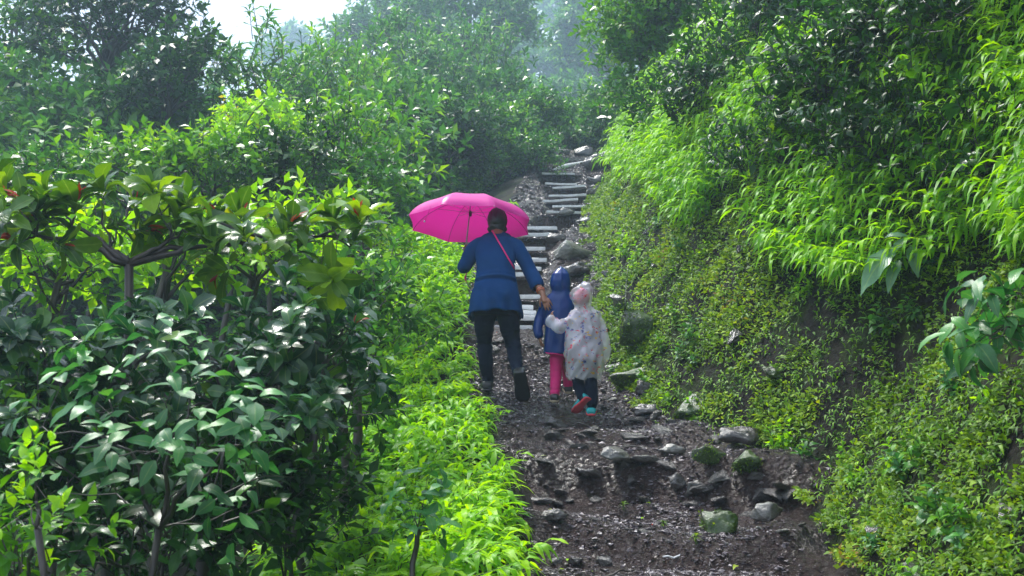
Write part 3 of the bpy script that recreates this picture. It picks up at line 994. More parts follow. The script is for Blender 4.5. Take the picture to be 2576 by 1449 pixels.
# ------------------------------------------------------------------ bushes and trees
def crown(rng, c, r, ncl, ntw, k, kind, seg, llen, ws=1., tl=.16, ang=(1.3, .45), droop=.15, rc=.22, up=.5, bias=0., out=.8, upb=.5, stems=None, zmin=-.5, flat=False):
    g = Geo()
    c = np.asarray(c, float); r = np.asarray(r, float)
    dirs = unit(rng.normal(0, 1, (ncl * 3, 3)))
    dirs = dirs[dirs[:, 2] > zmin][:ncl]
    cc = c + dirs * r * (rng.uniform(.45, 1.0, (len(dirs), 1)) ** .6)
    lobes = 1 + .22 * snoise(dirs[:, 0] * 2 + dirs[:, 1], dirs[:, 2] * 2 - dirs[:, 1], 1.4, int(rng.integers(99)))
    cc = c + (cc - c) * lobes[:, None]
    base = np.repeat(cc, ntw, 0) + rng.normal(0, 1, (len(cc) * ntw, 3)) * rc * V(1, 1, .7)
    dd = np.repeat(dirs, ntw, 0)
    ax = unit(dd * out + V(0, 0, upb) + rng.normal(0, .4, dd.shape))
    cb = np.repeat(rng.normal(0, .12, len(cc)), ntw)
    T = np.broadcast_to(tl, (len(base),)) * rng.uniform(.6, 1.3, len(base))
    if seg == 0:
        u = unit(np.cross(ax, V(0, 0, 1)[None] + .01)); w = np.cross(ax, u)
        az0 = rng.uniform(0, 6.28, len(base)); rt = rng.uniform(0, 1, len(base))
        for j in range(k):
            t = (j + .6) / k
            a = (ang[0] + (ang[1] - ang[0]) * t) * rng.uniform(.8, 1.2, len(base)); az = az0 + 2.4 * j
            d = np.cos(a)[:, None] * ax + np.sin(a)[:, None] * (np.cos(az)[:, None] * u + np.sin(az)[:, None] * w) + V(0, 0, -droop)
            nm = ax * (1 - up) + V(0, 0, up) + rng.normal(0, .25, d.shape)
            far_leaves(g, base + ax * (T * t)[:, None], d, nm, llen * rng.uniform(.65, 1.2, len(base)), .52 * ws, np.clip(.6 * rng.uniform(0, 1, len(base)) + .3 * rt + cb + .05 + bias, 0, 1))
    else:
        twigs(g, kind, seg, base, ax, T, k, ang, llen, droop, ws, .35, None, rng=rng, up=up, bias=bias)
    if stems is not None:
        prisms(stems, base - ax * (T * .5)[:, None], base + ax * T[:, None], .004 * llen / .1, .002 * llen / .1, 3)
    return g, cc


def hitY(px, py):
    ys = np.linspace(3, 40, 3000)
    e = P(px, py, 1.0) - V(0, 0, CZ)
    return float(ys[np.argmax(ground(e[0] * ys, ys) > CZ + e[2] * ys)])


def bush(px, py, rx, ry, Y, label, m='mid', kind='ovate', seg=0, llen=.10, dens=1.0, name='bush', cat='bush', seed=None, limbs=9, ws=1., k=7, droop=.15, ang=(1.3, .45),
         upb=.5, tl=None, ry_m=None, trunk_r=.03, group=None, tall=True, bias=0., parts=('leaves', 'stems'), out=.8, foot=None, zmin=-.5):
    seed = seed if seed is not None else int(px * 7 + py * 3)
    rng = np.random.default_rng(seed)
    if Y is None:                      # rest on the slope seen there, standing out from it
        ys = np.linspace(3, 40, 3000)
        e = P(px, py, 1.0) - V(0, 0, CZ)
        h = ground(e[0] * ys, ys, False) > CZ + e[2] * ys
        Y = float(ys[np.argmax(h)]) if h.any() else 18.0
        Y = Y * (1 - .85 * min(rx, ry) / F)
    c = P(px, py, Y)
    r = V(rx / F * Y, (ry_m or max(rx, ry) * .85 / F * Y), ry / F * Y)
    fx, fy = (c[0], c[1]) if foot is None else foot
    gz = float(ground(fx, fy))
    area = 4 * PI * ((r[0] * r[1]) ** 1.6 / 3 + (r[0] * r[2]) ** 1.6 / 3 + (r[1] * r[2]) ** 1.6 / 3) ** (1 / 1.6)
    la = llen * llen * .5 * .6 * ws
    nl = area * 2.3 * dens / la
    ncl = int(np.clip(area / (.10 * (llen / .1) ** 1.0), 14, 170))
    ntw = max(2, int(nl / ncl / k))
    st = Geo()
    rcl = min(.30, .55 * math.sqrt(area / ncl))
    g, cc = crown(rng, c, r, ncl, ntw, k, kind, seg, llen, ws, tl or llen * 1.3, ang, droop, rcl, .5, bias, out, upb, st, zmin)
    ob = thing(name, (fx, fy, gz - .05), label, cat, group)
    link(parts[0], g.mesh(parts[0]), M[m], ob)
    s = Geo()
    root = V(fx, fy, gz - .1)
    hub = c - V(0, 0, r[2] * .55)
    if hub[2] < root[2] + .1: hub[2] = root[2] + .1
    tube(s, wander(root, hub, 5, .04, rng), np.linspace(trunk_r * 1.3, trunk_r * .8, 6), 7)
    for i in rng.choice(len(cc), min(limbs, len(cc)), replace=False):
        b = cc[i]
        tube(s, wander(hub - V(0, 0, rng.uniform(0, .3)), b, 4, .07, rng), np.linspace(trunk_r * .55, trunk_r * .12, 5), 5)
    s.add(np.concatenate(st.v), np.concatenate(st.q))
    link(parts[1], s.mesh(parts[1]), M['bark'], ob)
    return ob

TREE = dict(name='tree', cat='tree', parts=('crown', 'trunk'), trunk_r=.07)
# far away in the mist
FAR = dict(TREE); FAR['trunk_r'] = .3
bush(1420, 120, 230, 230, 130, 'faint misty tree rising straight above the top of the stair', 'mid', llen=.85, dens=.9, **FAR)
bush(1290, 240, 150, 150, 100, 'faint misty tree left of the top of the stair', 'mid', llen=.65, dens=.9, **FAR)
bush(1540, 90, 150, 230, 80, 'misty tree behind the crest, against the right hand slope', 'mid', llen=.5, dens=.9, **FAR)
bush(1420, 290, 150, 90, 75, 'misty low bush filling the gap behind the crest of the path', 'mid', llen=.45, dens=1.3)
bush(740, 135, 90, 50, 140, 'palest grey tree on the skyline below the white sky', 'mid', llen=.8, **FAR)
bush(990, 100, 160, 120, 62, 'misty rounded tree right of the white sky', 'mid', llen=.42, **FAR)
bush(1180, 60, 180, 120, 52, 'misty tree at the top between the skyline and the stair', 'mid', llen=.36, **FAR)
bush(1470, 358, 90, 26, 29.3, 'ground hugging bush closing the crest of the path', 'mid', llen=.12, dens=2.2, zmin=-.9)
bush(1470, 322, 90, 46, 31, 'dense low bush right behind the crest of the path', 'mid', llen=.15, dens=1.6)
bush(1545, 300, 80, 75, 28, 'bush hugging the right side of the crest', 'mid', llen=.14, dens=1.3)
bush(1340, 320, 80, 80, 27, 'small leaved bush just left of the crest', 'mid', llen=.13, dens=1.2)
# middle distance, left
RO = dict(kind='obovate', seg=2, ang=(1.25, .55), upb=.9, k=8)
bush(650, 205, 110, 115, 19, 'rosette leaved bush poking up into the white sky', 'mid', llen=.24, dens=.8, ws=.75, **RO)
bush(860, 260, 150, 120, 24, 'rosette leaved bush right of the one poking into the sky', 'midbright', llen=.26, dens=.8, ws=.75, **RO)
bush(1020, 200, 130, 130, 32, 'pale rosette leaved bush high up in the middle of the slope', 'mid', llen=.32, dens=.8, ws=.75, **RO)
bush(1180, 210, 150, 130, 36, 'pale rosette leaved bush nearest the misty gap', 'mid', llen=.34, dens=.8, ws=.75, **RO)
bush(1110, 360, 120, 110, 23, 'dense dark bush above the pink umbrella', 'dark', llen=.15, dens=1.2)
bush(1250, 370, 100, 100, 25, 'small leaved bush standing left of the upper flight of steps', 'mid', llen=.13, dens=1.2)
bush(1335, 405, 55, 50, 24, 'low bush beside the highest plank', 'mid', llen=.10, dens=1.2)
bush(980, 360, 90, 80, 20, 'dark bush behind the umbrella, on its left', 'dark', llen=.14)
bush(270, 70, 215, 150, 19, 'large dark tree in the upper left with sky showing through', 'dark', llen=.16, dens=.8, limbs=20, **TREE)  # backlit darkness of the crown comes from the dark leaf colour
bush(425, 210, 110, 115, 17, 'dark leafy tree just right of the large upper left one', 'dark', llen=.15, dens=.9, limbs=14, **TREE)
bush(30, 60, 110, 110, 22, 'light leaved tree in the top left corner', 'mid', llen=.18, dens=.5, limbs=14, **TREE)
bush(120, 250, 160, 120, 20, 'pale misty bush at the left edge, upper one', 'mid', llen=.19, ws=1.2)
bush(80, 390, 150, 110, 18, 'pale misty bush at the left edge, lower one', 'mid', llen=.18, ws=1.2)
bush(250, 350, 120, 110, 17, 'leafy bush right of the two pale ones at the left edge', 'mid', llen=.17, ws=1.2)
bush(430, 320, 100, 70, 18, 'bright leafed bush under the dark upper left tree', 'mid', llen=.18, ws=1.2)
bush(540, 430, 150, 80, 12, 'bright green bush behind the reddish-leaved shrub, left part', 'midbright', llen=.12)
bush(660, 350, 110, 80, 14, 'yellow green bush topped by a climbing vine', 'lime', llen=.08)
bush(760, 440, 110, 100, 12, 'bush with stiff stems below the climbing vine', 'dark', llen=.11)
bush(880, 380, 110, 80, 14, 'rosette leaved bush left of the dark hollow', 'midbright', llen=.19, ws=.75, dens=.85, **RO)
bush(920, 480, 90, 80, 12, 'drooping green bush beside the dark hollow left of the umbrella', 'mid', llen=.10)
bush(330, 450, 150, 80, 12, 'green bush behind the reddish-leaved shrub, right of the left edge', 'midbright', llen=.12)
bush(90, 500, 150, 90, 11, 'green bush at the left edge behind the reddish-leaved shrub', 'mid', llen=.11)
bush(880, 610, 100, 80, 10.6, 'bush left of the umbrella, under its rim', 'midbright', llen=.085)
bush(640, 630, 150, 80, 8.4, 'bright bush seen through the branches of the reddish-leaved shrub', 'lime', llen=.10)
bush(420, 640, 130, 80, 7.8, 'bright bush right of the forked trunk', 'lime', llen=.11)
bush(150, 660, 150, 80, 7.6, 'bright bush left of the forked trunk', 'lime', llen=.11)
bush(900, 760, 110, 100, 7.8, 'glossy small leaved bush next to the verge, left of the woman', 'mid', llen=.085)
bush(790, 1020, 110, 110, 6.6, 'dark bush low beside the verge', 'dark', llen=.09)
bush(850, 890, 80, 80, 7.2, 'dark bush above the low one beside the verge', 'mid', llen=.085)
bush(420, 1290, 260, 130, 5.6, 'dark shaded bush at the bottom left of the gully', 'dark', llen=.10, dens=1.1, trunk_r=.012)
bush(120, 1180, 190, 170, 5.4, 'dark shaded bush at the lower left edge', 'dark', llen=.10, dens=1.1, trunk_r=.012)
bush(720, 1260, 120, 110, 5.8, 'dark shaded bush between the gully and the bright verge', 'dark', llen=.09, dens=1.1, trunk_r=.012)
bush(330, 1350, 330, 110, 4.9, 'dark understorey bush with broad leaves below the near pointed-leaved shrub', 'dark', 'ovate', 3, llen=.12, dens=.6, trunk_r=.012)
bush(60, 1400, 110, 80, 4.0, 'bright green bush in the bottom left corner', 'midbright', 'ovate', 3, llen=.09, dens=.6, trunk_r=.012)
# right hand slope
bush(1650, 190, 100, 150, None, 'bush on the shoulder of the right slope beside the misty gap', 'mid', llen=.13)
bush(1610, 60, 90, 120, None, 'tall bush at the top beside the misty gap', 'midbright', llen=.13)
bush(1745, 90, 130, 90, None, 'lime bush with hanging rows of leaves at the top of the right slope', 'midbright', 'lance', 3, llen=.2, ws=1.6, droop=.9, dens=.6)
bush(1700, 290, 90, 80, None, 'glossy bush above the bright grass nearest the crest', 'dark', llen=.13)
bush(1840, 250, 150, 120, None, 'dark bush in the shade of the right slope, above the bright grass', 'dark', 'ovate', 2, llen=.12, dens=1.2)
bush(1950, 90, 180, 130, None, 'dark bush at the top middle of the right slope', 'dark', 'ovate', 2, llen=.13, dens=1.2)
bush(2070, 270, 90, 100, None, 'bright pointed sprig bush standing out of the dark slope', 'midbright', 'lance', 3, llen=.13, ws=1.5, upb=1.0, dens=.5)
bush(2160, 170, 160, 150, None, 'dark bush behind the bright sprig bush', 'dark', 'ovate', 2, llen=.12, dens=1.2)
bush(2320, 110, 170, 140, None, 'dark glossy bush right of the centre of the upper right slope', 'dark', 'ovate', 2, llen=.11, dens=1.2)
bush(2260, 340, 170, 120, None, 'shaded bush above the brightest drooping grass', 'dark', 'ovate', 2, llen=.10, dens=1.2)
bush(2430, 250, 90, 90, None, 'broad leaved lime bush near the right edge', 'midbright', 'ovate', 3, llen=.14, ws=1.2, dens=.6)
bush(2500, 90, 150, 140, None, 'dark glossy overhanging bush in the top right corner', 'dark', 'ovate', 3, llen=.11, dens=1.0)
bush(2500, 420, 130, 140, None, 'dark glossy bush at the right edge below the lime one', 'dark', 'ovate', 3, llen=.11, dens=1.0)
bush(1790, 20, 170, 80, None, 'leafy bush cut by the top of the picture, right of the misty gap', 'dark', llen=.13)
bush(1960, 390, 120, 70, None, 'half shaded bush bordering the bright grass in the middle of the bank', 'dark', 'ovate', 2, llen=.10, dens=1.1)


# ------------------------------------------------------------------ the reddish-leaved shrub with the forked trunk, and its neighbour
def rosette_shrub(label, root, hubs, tips, Y0, m='glossy', llen=.16, seed=1, k=9, group=None, trunk=.055, bright=(), name='shrub', leaf='obovate', ws=1., ang=(1.5, .5), droop=.1, tl=.07, tiltcam=.25, seg=5, dy=0, side=.75, young=3):
    rng = np.random.default_rng(seed)
    hubs = [P(*h) for h in hubs]
    s = Geo()
    r0 = np.array(root)
    tube(s, wander(r0, hubs[0], 6, .03, rng), np.linspace(trunk * 1.2, trunk * .8, 7), 9)
    for a, b in zip(hubs[:-1], hubs[1:]):
        tube(s, wander(hubs[0], b, 6, .05, rng), np.linspace(trunk * .7, trunk * .3, 7), 7)
    base, axs, rn = [], [], []
    T = np.array([P(t[0], t[1] + dy, t[2]) for t in tips])
    for i, t in enumerate(T):
        h = min(hubs, key=lambda q: np.linalg.norm(q - t) + .3 * (np.linalg.norm(q - hubs[0])))
        w = wander(h, t, 5, .06, rng)
        tube(s, w, np.linspace(trunk * .28, trunk * .11, 6), 6)
        base.append(t); axs.append(unit(unit(t - h) * .5 + V(0, -tiltcam, .9) + rng.normal(0, .25, 3)))
        for q in (2, 3, 4):
            if rng.uniform() < side:
                d = unit(rng.normal(0, 1, 3) + V(0, 0, .6))
                e = w[q] + d * rng.uniform(.10, .22)
                prisms(s, w[q][None], e[None], trunk * .1, trunk * .07, 5)
                base.append(e); axs.append(unit(d + V(0, -.2, .5)))
    g = Geo()
    n = len(base)
    twigs(g, leaf, seg, np.array(base), np.array(axs), tl, k, ang, llen, droop, ws, .3, None, rng=rng, up=.35)
    # small red leaves standing in the middle of some rosettes
    ri = rng.choice(n, max(2, n // young), replace=False)
    if m.startswith('glossy'):
        for j in range(3):
            d = np.array(axs)[ri] + rng.normal(0, .35, (len(ri), 3))
            leaves(g, 'ovate', 3, np.array(base)[ri] + unit(np.array(axs)[ri]) * tl, d, V(0, -.6, .6)[None] + rng.normal(0, .3, (len(ri), 3)), llen * rng.uniform(.35, .7, len(ri)), rng.uniform(.95, 1, len(ri)), .8, rng)
    ob = thing(name, r0, label, 'shrub', group)
    link('leaves', g.mesh('leaves'), M[m], ob)
    link('branches', s.mesh('branches'), M['bark'], ob)
    return ob

rg = np.random.default_rng(77)
tips = [(20, 470, 5.8), (75, 510, 5.6), (130, 490, 5.9), (190, 520, 5.7), (265, 485, 5.8), (330, 510, 5.9), (400, 500, 5.7), (440, 560, 5.7),
        (505, 575, 5.6), (560, 560, 5.8), (625, 590, 5.5), (710, 570, 5.6), (770, 570, 5.8), (835, 560, 5.9), (905, 555, 5.7), (540, 620, 5.6), (655, 620, 5.7), (470, 520, 6.0), (880, 600, 5.8),
        (50, 600, 5.5), (740, 620, 5.7), (610, 540, 6.0), (20, 540, 5.4), (110, 560, 5.8)]
x0 = P(290, 745, 5.7)
rosette_shrub('wide flat-topped shrub with a dark forked trunk and red young leaves', (x0[0], x0[1], float(ground(x0[0], x0[1]))),
              [(325, 665, 5.7), (278, 622, 5.7), (90, 592, 5.6), (430, 600, 5.7), (600, 610, 5.7), (800, 595, 5.8), (180, 570, 5.7)], tips, 5.7, seed=4, llen=.165, dy=22, side=.3, trunk=.027)
tips2 = [(rg.uniform(-20, 930), 0, rg.uniform(4.9, 6.2)) for _ in range(54)]
tips2 = [(x, rg.uniform(830, 1060 + (60 if x < 700 else 0)) + (50 if x > 700 else 0) * rg.uniform(0, 1), y) for x, _, y in tips2]
t_a = [t for t in tips2 if t[0] < 420]; t_b = [t for t in tips2 if t[0] >= 420]
x0 = P(240, 1100, 5.6)
rosette_shrub('dense glossy dark shrub below the forked trunk', (x0[0], x0[1], float(ground(x0[0], x0[1]))),
              [(230, 1040, 5.6), (120, 950, 5.5), (330, 940, 5.6), (240, 900, 5.7), (60, 900, 5.5)], t_a, 5.5, m='glossy2', seed=6, llen=.122, k=9, young=40, trunk=.035)
x0 = P(560, 1100, 5.6)
rosette_shrub('glossy dark shrub with long bare branches beside the verge', (x0[0], x0[1], float(ground(x0[0], x0[1]))),
              [(570, 1010, 5.6), (600, 880, 5.6), (720, 870, 5.6), (820, 900, 5.6), (880, 1000, 5.7), (500, 830, 5.6), (860, 820, 5.9)], t_b, 5.5, m='glossy2', seed=8, llen=.12, k=9, young=16, trunk=.04)
# pointed drooping leaves in the near lower left
t3 = [(430, 985, 3.9), (600, 1060, 3.9), (215, 1050, 4.0), (330, 1080, 4.1), (500, 1100, 3.8), (690, 1120, 4.1), (390, 1170, 3.9), (290, 1150, 3.8), (560, 1180, 3.9), (130, 1140, 4.0), (500, 960, 4.1), (480, 1210, 4.0), (260, 1000, 4.2), (640, 1180, 4.2), (520, 1260, 3.9), (70, 1090, 4.2), (170, 1240, 4.1), (350, 1290, 4.1), (620, 1270, 4.3), (740, 1200, 4.6), (450, 1330, 4.2)]
x0 = P(400, 1400, 4.1)
rosette_shrub('near shrub with large pointed matt green drooping leaves', (x0[0], x0[1], float(ground(x0[0], x0[1]))),
              [(400, 1330, 4.1), (430, 1120, 4.05), (560, 1130, 4.0), (290, 1120, 4.05)], t3, 4, m='ovate', llen=.112, seed=12, k=6, leaf='ovate', ang=(1.5, .8), droop=.35, tl=.24, ws=1.0, trunk=.016, side=.15)
t4 = [(88, 1200, 3.6), (160, 1290, 3.6), (60, 1260, 3.7), (120, 1330, 3.5)]
x0 = P(100, 1420, 3.6)
rosette_shrub('young light green seedling shrub at the lower left edge', (x0[0], x0[1], float(ground(x0[0], x0[1]))),
              [(95, 1330, 3.6), (90, 1260, 3.6)], t4, 3.6, m='lime', llen=.06, seed=13, k=6, leaf='ovate', tl=.07, trunk=.014, ang=(1.2, .4), seg=4)
t5 = [(1045, 1290, 5.0), (1020, 1330, 5.0), (1070, 1310, 5.05), (1040, 1345, 4.95), (1060, 1265, 5.0)]
x0 = P(1052, 1420, 5.0)
rosette_shrub('thin dark leaved seedling standing in the bright verge', (x0[0], x0[1], float(ground(x0[0], x0[1])) - .05),
              [(1050, 1330, 5.0)], t5, 5, m='ovate', llen=.075, seed=14, k=4, leaf='ovate', tl=.06, trunk=.014, ang=(1.6, 1.0), seg=4, ws=1.2)
t6 = [(2420, 840, 4.4), (2460, 850, 4.4), (2510, 850, 4.4), (2560, 830, 4.4), (2400, 880, 4.35), (2470, 890, 4.3)]
x0 = P(2700, 800, 4.5)
rosette_shrub('branch-like shrub with hanging dark pointed leaves at the right edge', (x0[0], x0[1], float(ground(x0[0], x0[1]))),
              [(2640, 790, 4.45), (2570, 820, 4.4)], t6, 4.4, m='ovate', llen=.12, seed=15, k=4, leaf='ovate', tl=.10, trunk=.014, ang=(1.6, 1.2), seg=4, droop=.7, tiltcam=.4)
# few very large leaves on the bank, sky reflection put into their pale colour
def big_leaf_plant():
    g, s = Geo(), Geo()
    rng = np.random.default_rng(3)
    spec = [((2285, 598), (2235, 640), .16), ((2250, 630), (2158, 722), .24), ((2262, 655), (2230, 728), .15), ((2290, 620), (2310, 690), .14), ((2225, 598), (2290, 590), .10)]
    Y = hitY(2240, 680) - .35
    root = P(2300, 680, Y + .25)
    root[2] = float(ground(root[0], root[1]))
    ob = thing('big_leaf_plant', root, 'plant with a few very large blue-green leaves painted pale with sky sheen on the right bank', 'plant')
    for i, (a, b, L) in enumerate(spec):
        pa, pb = P(*a, Y), P(*b, Y - .10)
        d = pb - pa
        leaves(g, 'ovate', 8, pa[None], d[None], V(-.3, -.6, .8)[None], float(np.linalg.norm(d)) * 1.0, np.array([.5]), .72, rng)
        tube(s, wander(root, pa, 4, .05, rng), np.linspace(.006, .003, 5), 5)
    link('leaves', g.mesh('leaves'), M['pale'], ob)
    link('stems', s.mesh('stems'), M['stem'], ob)
big_leaf_plant()

# single leafy stems standing along both edges: countable, each its own thing
def herb(x, Y, h, label, m, seed, lean=(0, 0), k=9, llen=.1, ws=1.4):
    rng = np.random.default_rng(seed)
    g, s = Geo(), Geo()
    b = V(x, Y, float(surf(x, Y)) - .01)
    ob = thing('leafy_herb', b, label, 'plant', 'leafy stems along the path edges')
    n = 3
    base = np.repeat(b[None], n, 0) + rng.normal(0, .02, (n, 3)) * V(1, 1, 0)
    ax = V(lean[0], lean[1], 1)[None] + rng.normal(0, .2, (n, 3))
    dv = unit(np.repeat(V(lean[0] + .2, lean[1] - .3, -.5)[None], n, 0) + rng.normal(0, .3, (n, 3)))
    curved_plants(g, base, ax, h * rng.uniform(.7, 1, n), k, llen, rng, dv, 4, ws, lean=.6, stems=s)
    link('leaves', g.mesh('leaves'), M[m], ob)
    link('stems', s.mesh('stems'), M['stem'], ob)
HERBS = [(1235, 1090, 6.9, .38, 'bright herb leaning over the path below the lifted black shoe'), (1215, 985, 8.6, .3, 'bright herb at the foot of the woman, on the verge'),
         (1150, 700, 11.6, .42, 'tall bright herb left of the blue sleeve'), (1110, 620, 12.6, .4, 'bright herb on the verge under the umbrella rim'),
         (1250, 1230, 6.4, .36, 'bright herb on the verge midway down the near path'), (1290, 1340, 5.7, .32, 'lowest bright herb leaning over the path edge'),
         (1180, 930, 8.9, .34, 'bright herb on the verge left of the knee of the woman'), (1135, 800, 10.6, .36, 'bright herb on the verge level with the tunic hem')]
for i, (px, py, Y, h, lb) in enumerate(HERBS):
    x = min(P(px, py, Y)[0], float(pathL(Y)) + .02)
    herb(x, Y, h, lb, 'lime', 500 + i, lean=(.35, -.2))
HERBS = [(1570, 1190, 7.35, .10, 'tiny green tuft growing under the pale tilted slab'), (1745, 1330, 6.2, .12, 'tiny green tuft on the left end of the long mossy rock'),
         (1770, 1100, 7.9, .14, 'small green tuft on the mossy boulder'), (1890, 1190, 7.3, .14, 'small green tuft on the dark mossy block'), (1660, 1055, 8.7, .1, 'lone lime leafed seedling on the stones left of the mossy boulder'),
         (1660, 1215, 7.0, .08, 'tiny seedling on bare mud below the stone line')]
for i, (px, py, Y, h, lb) in enumerate(HERBS):
    p = P(px, py, Y)
    herb(p[0], Y, h, lb, 'moss', 600 + i, k=5, llen=.035)

# trees on the slope above the bank, their lowest branches just reaching into the picture
for i, (x, Y, z, r, lb) in enumerate([(3.1, 5.6, 4.6, 1.25, 'dark tree leaning over the bank, nearest the camera'), (3.9, 8.4, 6.2, 1.6, 'dark tree leaning over the middle of the bank'), (2.6, 3.4, 4.2, 1.0, 'dark tree above the near end of the bank')]):
    d = V(x, Y, z) - V(0, 0, CZ)
    yc = d[1] * math.cos(TH) + d[2] * math.sin(TH); up = -d[1] * math.sin(TH) + d[2] * math.cos(TH)
    bush(1288 + F * d[0] / yc, 724.5 - F * up / yc, r / Y * F, r * .6 / Y * F, Y, lb, 'dark', 'ovate', 0, llen=.12, dens=1.0, limbs=12, foot=(x + 1.2, Y + .3), **TREE)

# the same few bushes, again and again, over the far misty hillside
def far_hillside():
    rng = np.random.default_rng(91)
    proto = []
    for i in range(3):
        g, cc = crown(rng, V(0, 0, 1.5), V(1.5, 1.3, 1.4), 60, 8, 7, 'ovate', 0, .2, 1., .25, rc=.3, stems=Geo(), zmin=-.8)
        s = Geo()
        tube(s, wander(V(0, 0, -.3), V(0, 0, 1.2), 4, .05, rng), [.09, .08, .07, .06, .04], 6)
        for j in range(8):
            tube(s, wander(V(0, 0, .9), cc[j * 5], 3, .06, rng), [.04, .03, .02, .01], 5)
        a, b = g.mesh('leaves'), s.mesh('stems')
        a.materials.append(M['mid']); b.materials.append(M['bark'])
        proto.append((a, b))
    n = 0
    for i in range(400):
        x, Y = rng.uniform(-26, 16), rng.uniform(17, 52)
        L, R = float(pathL(Y)), float(pathR(Y))
        if L - 1.6 < x < R + 1.4 and Y < 31: continue
        px = 1288 + F * x / Y
        if x < -3 and Y > 34: continue
        if 1255 < px < 1600 or (430 < px < 860 and Y > 23): continue
        if not -60 < px < 2640: continue
        if x > R and rng.uniform() < .4: continue
        o = thing('bush', (x, Y, float(ground(x, Y)) - .1), 'rounded misty bush, one of many alike that cover the far hillside', 'bush', 'misty bushes on the far hillside')
        sc = rng.uniform(.7, 1.25)
        o.scale = (sc, sc, sc * rng.uniform(.8, 1.3)); o.rotation_euler = (0, 0, rng.uniform(0, 6.28))
        p = proto[n % 3]
        for nm, me in zip(('leaves', 'stems'), p):
            c = bpy.data.objects.new(nm, me); C.objects.link(c); c.parent = o
        n += 1
        if n >= 120: break
far_hillside()


# small round-leaved herbs dotted over the bank
rb = np.random.default_rng(404)
proto_h = []
for i in range(5):
    g, st = Geo(), Geo()
    n = 5
    base = rb.normal(0, .012, (n, 3)) * V(1, 1, .3)
    ax = V(-.5, -.3, .8)[None] + rb.normal(0, .35, (n, 3))
    twigs(g, 'ovate', 3, base, ax, rb.uniform(.05, .13, n), 6, (1.4, .6), .048, droop=.3, wscale=1.3, rng=rb)
    prisms(st, base, base + unit(ax) * .09, .0018, .001, 3)
    a, b = g.mesh('leaves'), st.mesh('stems')
    a.materials.append(M[['lime', 'ovate', 'midbright', 'lime', 'mid'][i]]); b.materials.append(M['stem'])
    proto_h.append((a, b))
for i in range(120):
    Yb = float(3.6 + 14 * rb.uniform() ** 1.5); sb = float(rb.uniform(.0, 1.3))
    xb = float(pathR(Yb)) + sb
    o = thing('bank_herb', (xb, Yb, float(ground(xb, Yb)) - .01), 'small leafy herb growing out of the mossy bank', 'plant', 'small herbs on the mossy bank')
    sc = float(rb.uniform(.7, 1.7)); o.scale = (sc, sc, sc); o.rotation_euler = (0, 0, float(rb.uniform(-.8, .8)))
    for nm, me in zip(('leaves', 'stems'), proto_h[i % 5]):
        c = bpy.data.objects.new(nm, me); C.objects.link(c); c.parent = o


# fallen leaves on the path
rl = np.random.default_rng(606)
for i in range(26):
    Yb = float(5.4 + 7 * rl.uniform() ** 1.3); xb = float(pathL(Yb) + (pathR(Yb) - pathL(Yb)) * rl.uniform(.08, .95))
    g = Geo()
    a = rl.uniform(0, 6.28)
    leaves(g, 'ovate', 4, V(0, 0, 0)[None], V(math.cos(a), math.sin(a), .1)[None], V(rl.normal(0, .3), rl.normal(0, .3), 1)[None], float(rl.uniform(.03, .07)), np.array([rl.uniform(.8, 1)]), .8, rl)
    o = link('fallen_leaf', g.mesh('fallen_leaf'), M[['drape', 'moss', 'glossy'][i % 3]], None, 'small fallen leaf lying on the wet mud of the path', 'leaf', 'fallen leaves on the path')
    o.location = (xb, Yb, float(path_z(xb, Yb)) + .012)
# dead twigs
for i, (px, py, Y, L, a, lb) in enumerate([(1560, 1385, 5.9, .22, .7, 'thin dead twig low in the middle of the path'), (1450, 1040, 8.9, .2, 2.6, 'thin crooked twig left of the red shoe sole'), (1700, 1330, 6.2, .16, .4, 'short pale stick in the middle of the near path'), (1600, 1110, 8.0, .3, 2.9, 'long dark twig lying across the stones below the children')]):
    p = P(px, py, Y); p[2] = float(path_z(p[0], Y)) + .015
    g = Geo(); d = V(math.cos(a), math.sin(a), .05) * L
    tube(g, wander(-d / 2, d / 2, 5, .05, rl), [.005, .006, .006, .005, .004, .002], 6)
    o = link('twig', g.mesh('twig'), M['wood' if i == 2 else 'bark'], None, lb, 'twig')
    o.location = p


# a climbing vine arching over the yellow green bush
def vine():
    rng = np.random.default_rng(71)
    pts = [P(x, y, 13.2) for x, y in [(600, 345), (625, 300), (655, 262), (690, 240), (715, 262), (730, 300)]]
    ob = thing('vine', pts[0], 'light green climbing vine arching over the top of the yellow green bush', 'vine')
    s, g = Geo(), Geo()
    pp = []
    for a, b in zip(pts[:-1], pts[1:]):
        pp += [a + (b - a) * t + rng.normal(0, .015, 3) for t in (0, .33, .66)]
    pp.append(pts[-1])
    tube(s, pp, np.linspace(.014, .005, len(pp)), 5)
    base = np.array([pp[i] for i in range(1, len(pp)) for _ in range(5)]) + rng.normal(0, .05, ((len(pp) - 1) * 5, 3))
    d = rng.normal(0, 1, base.shape) + V(0, 0, -.3)
    leaves(g, 'round', 3, base, d, V(0, -.4, .8)[None] + rng.normal(0, .3, base.shape), rng.uniform(.06, .13, len(base)), rng.uniform(.4, .95, len(base)), .9, rng)
    link('leaves', g.mesh('leaves'), M['lime'], ob)
    link('stem', s.mesh('stem'), M['stem'], ob)
vine()


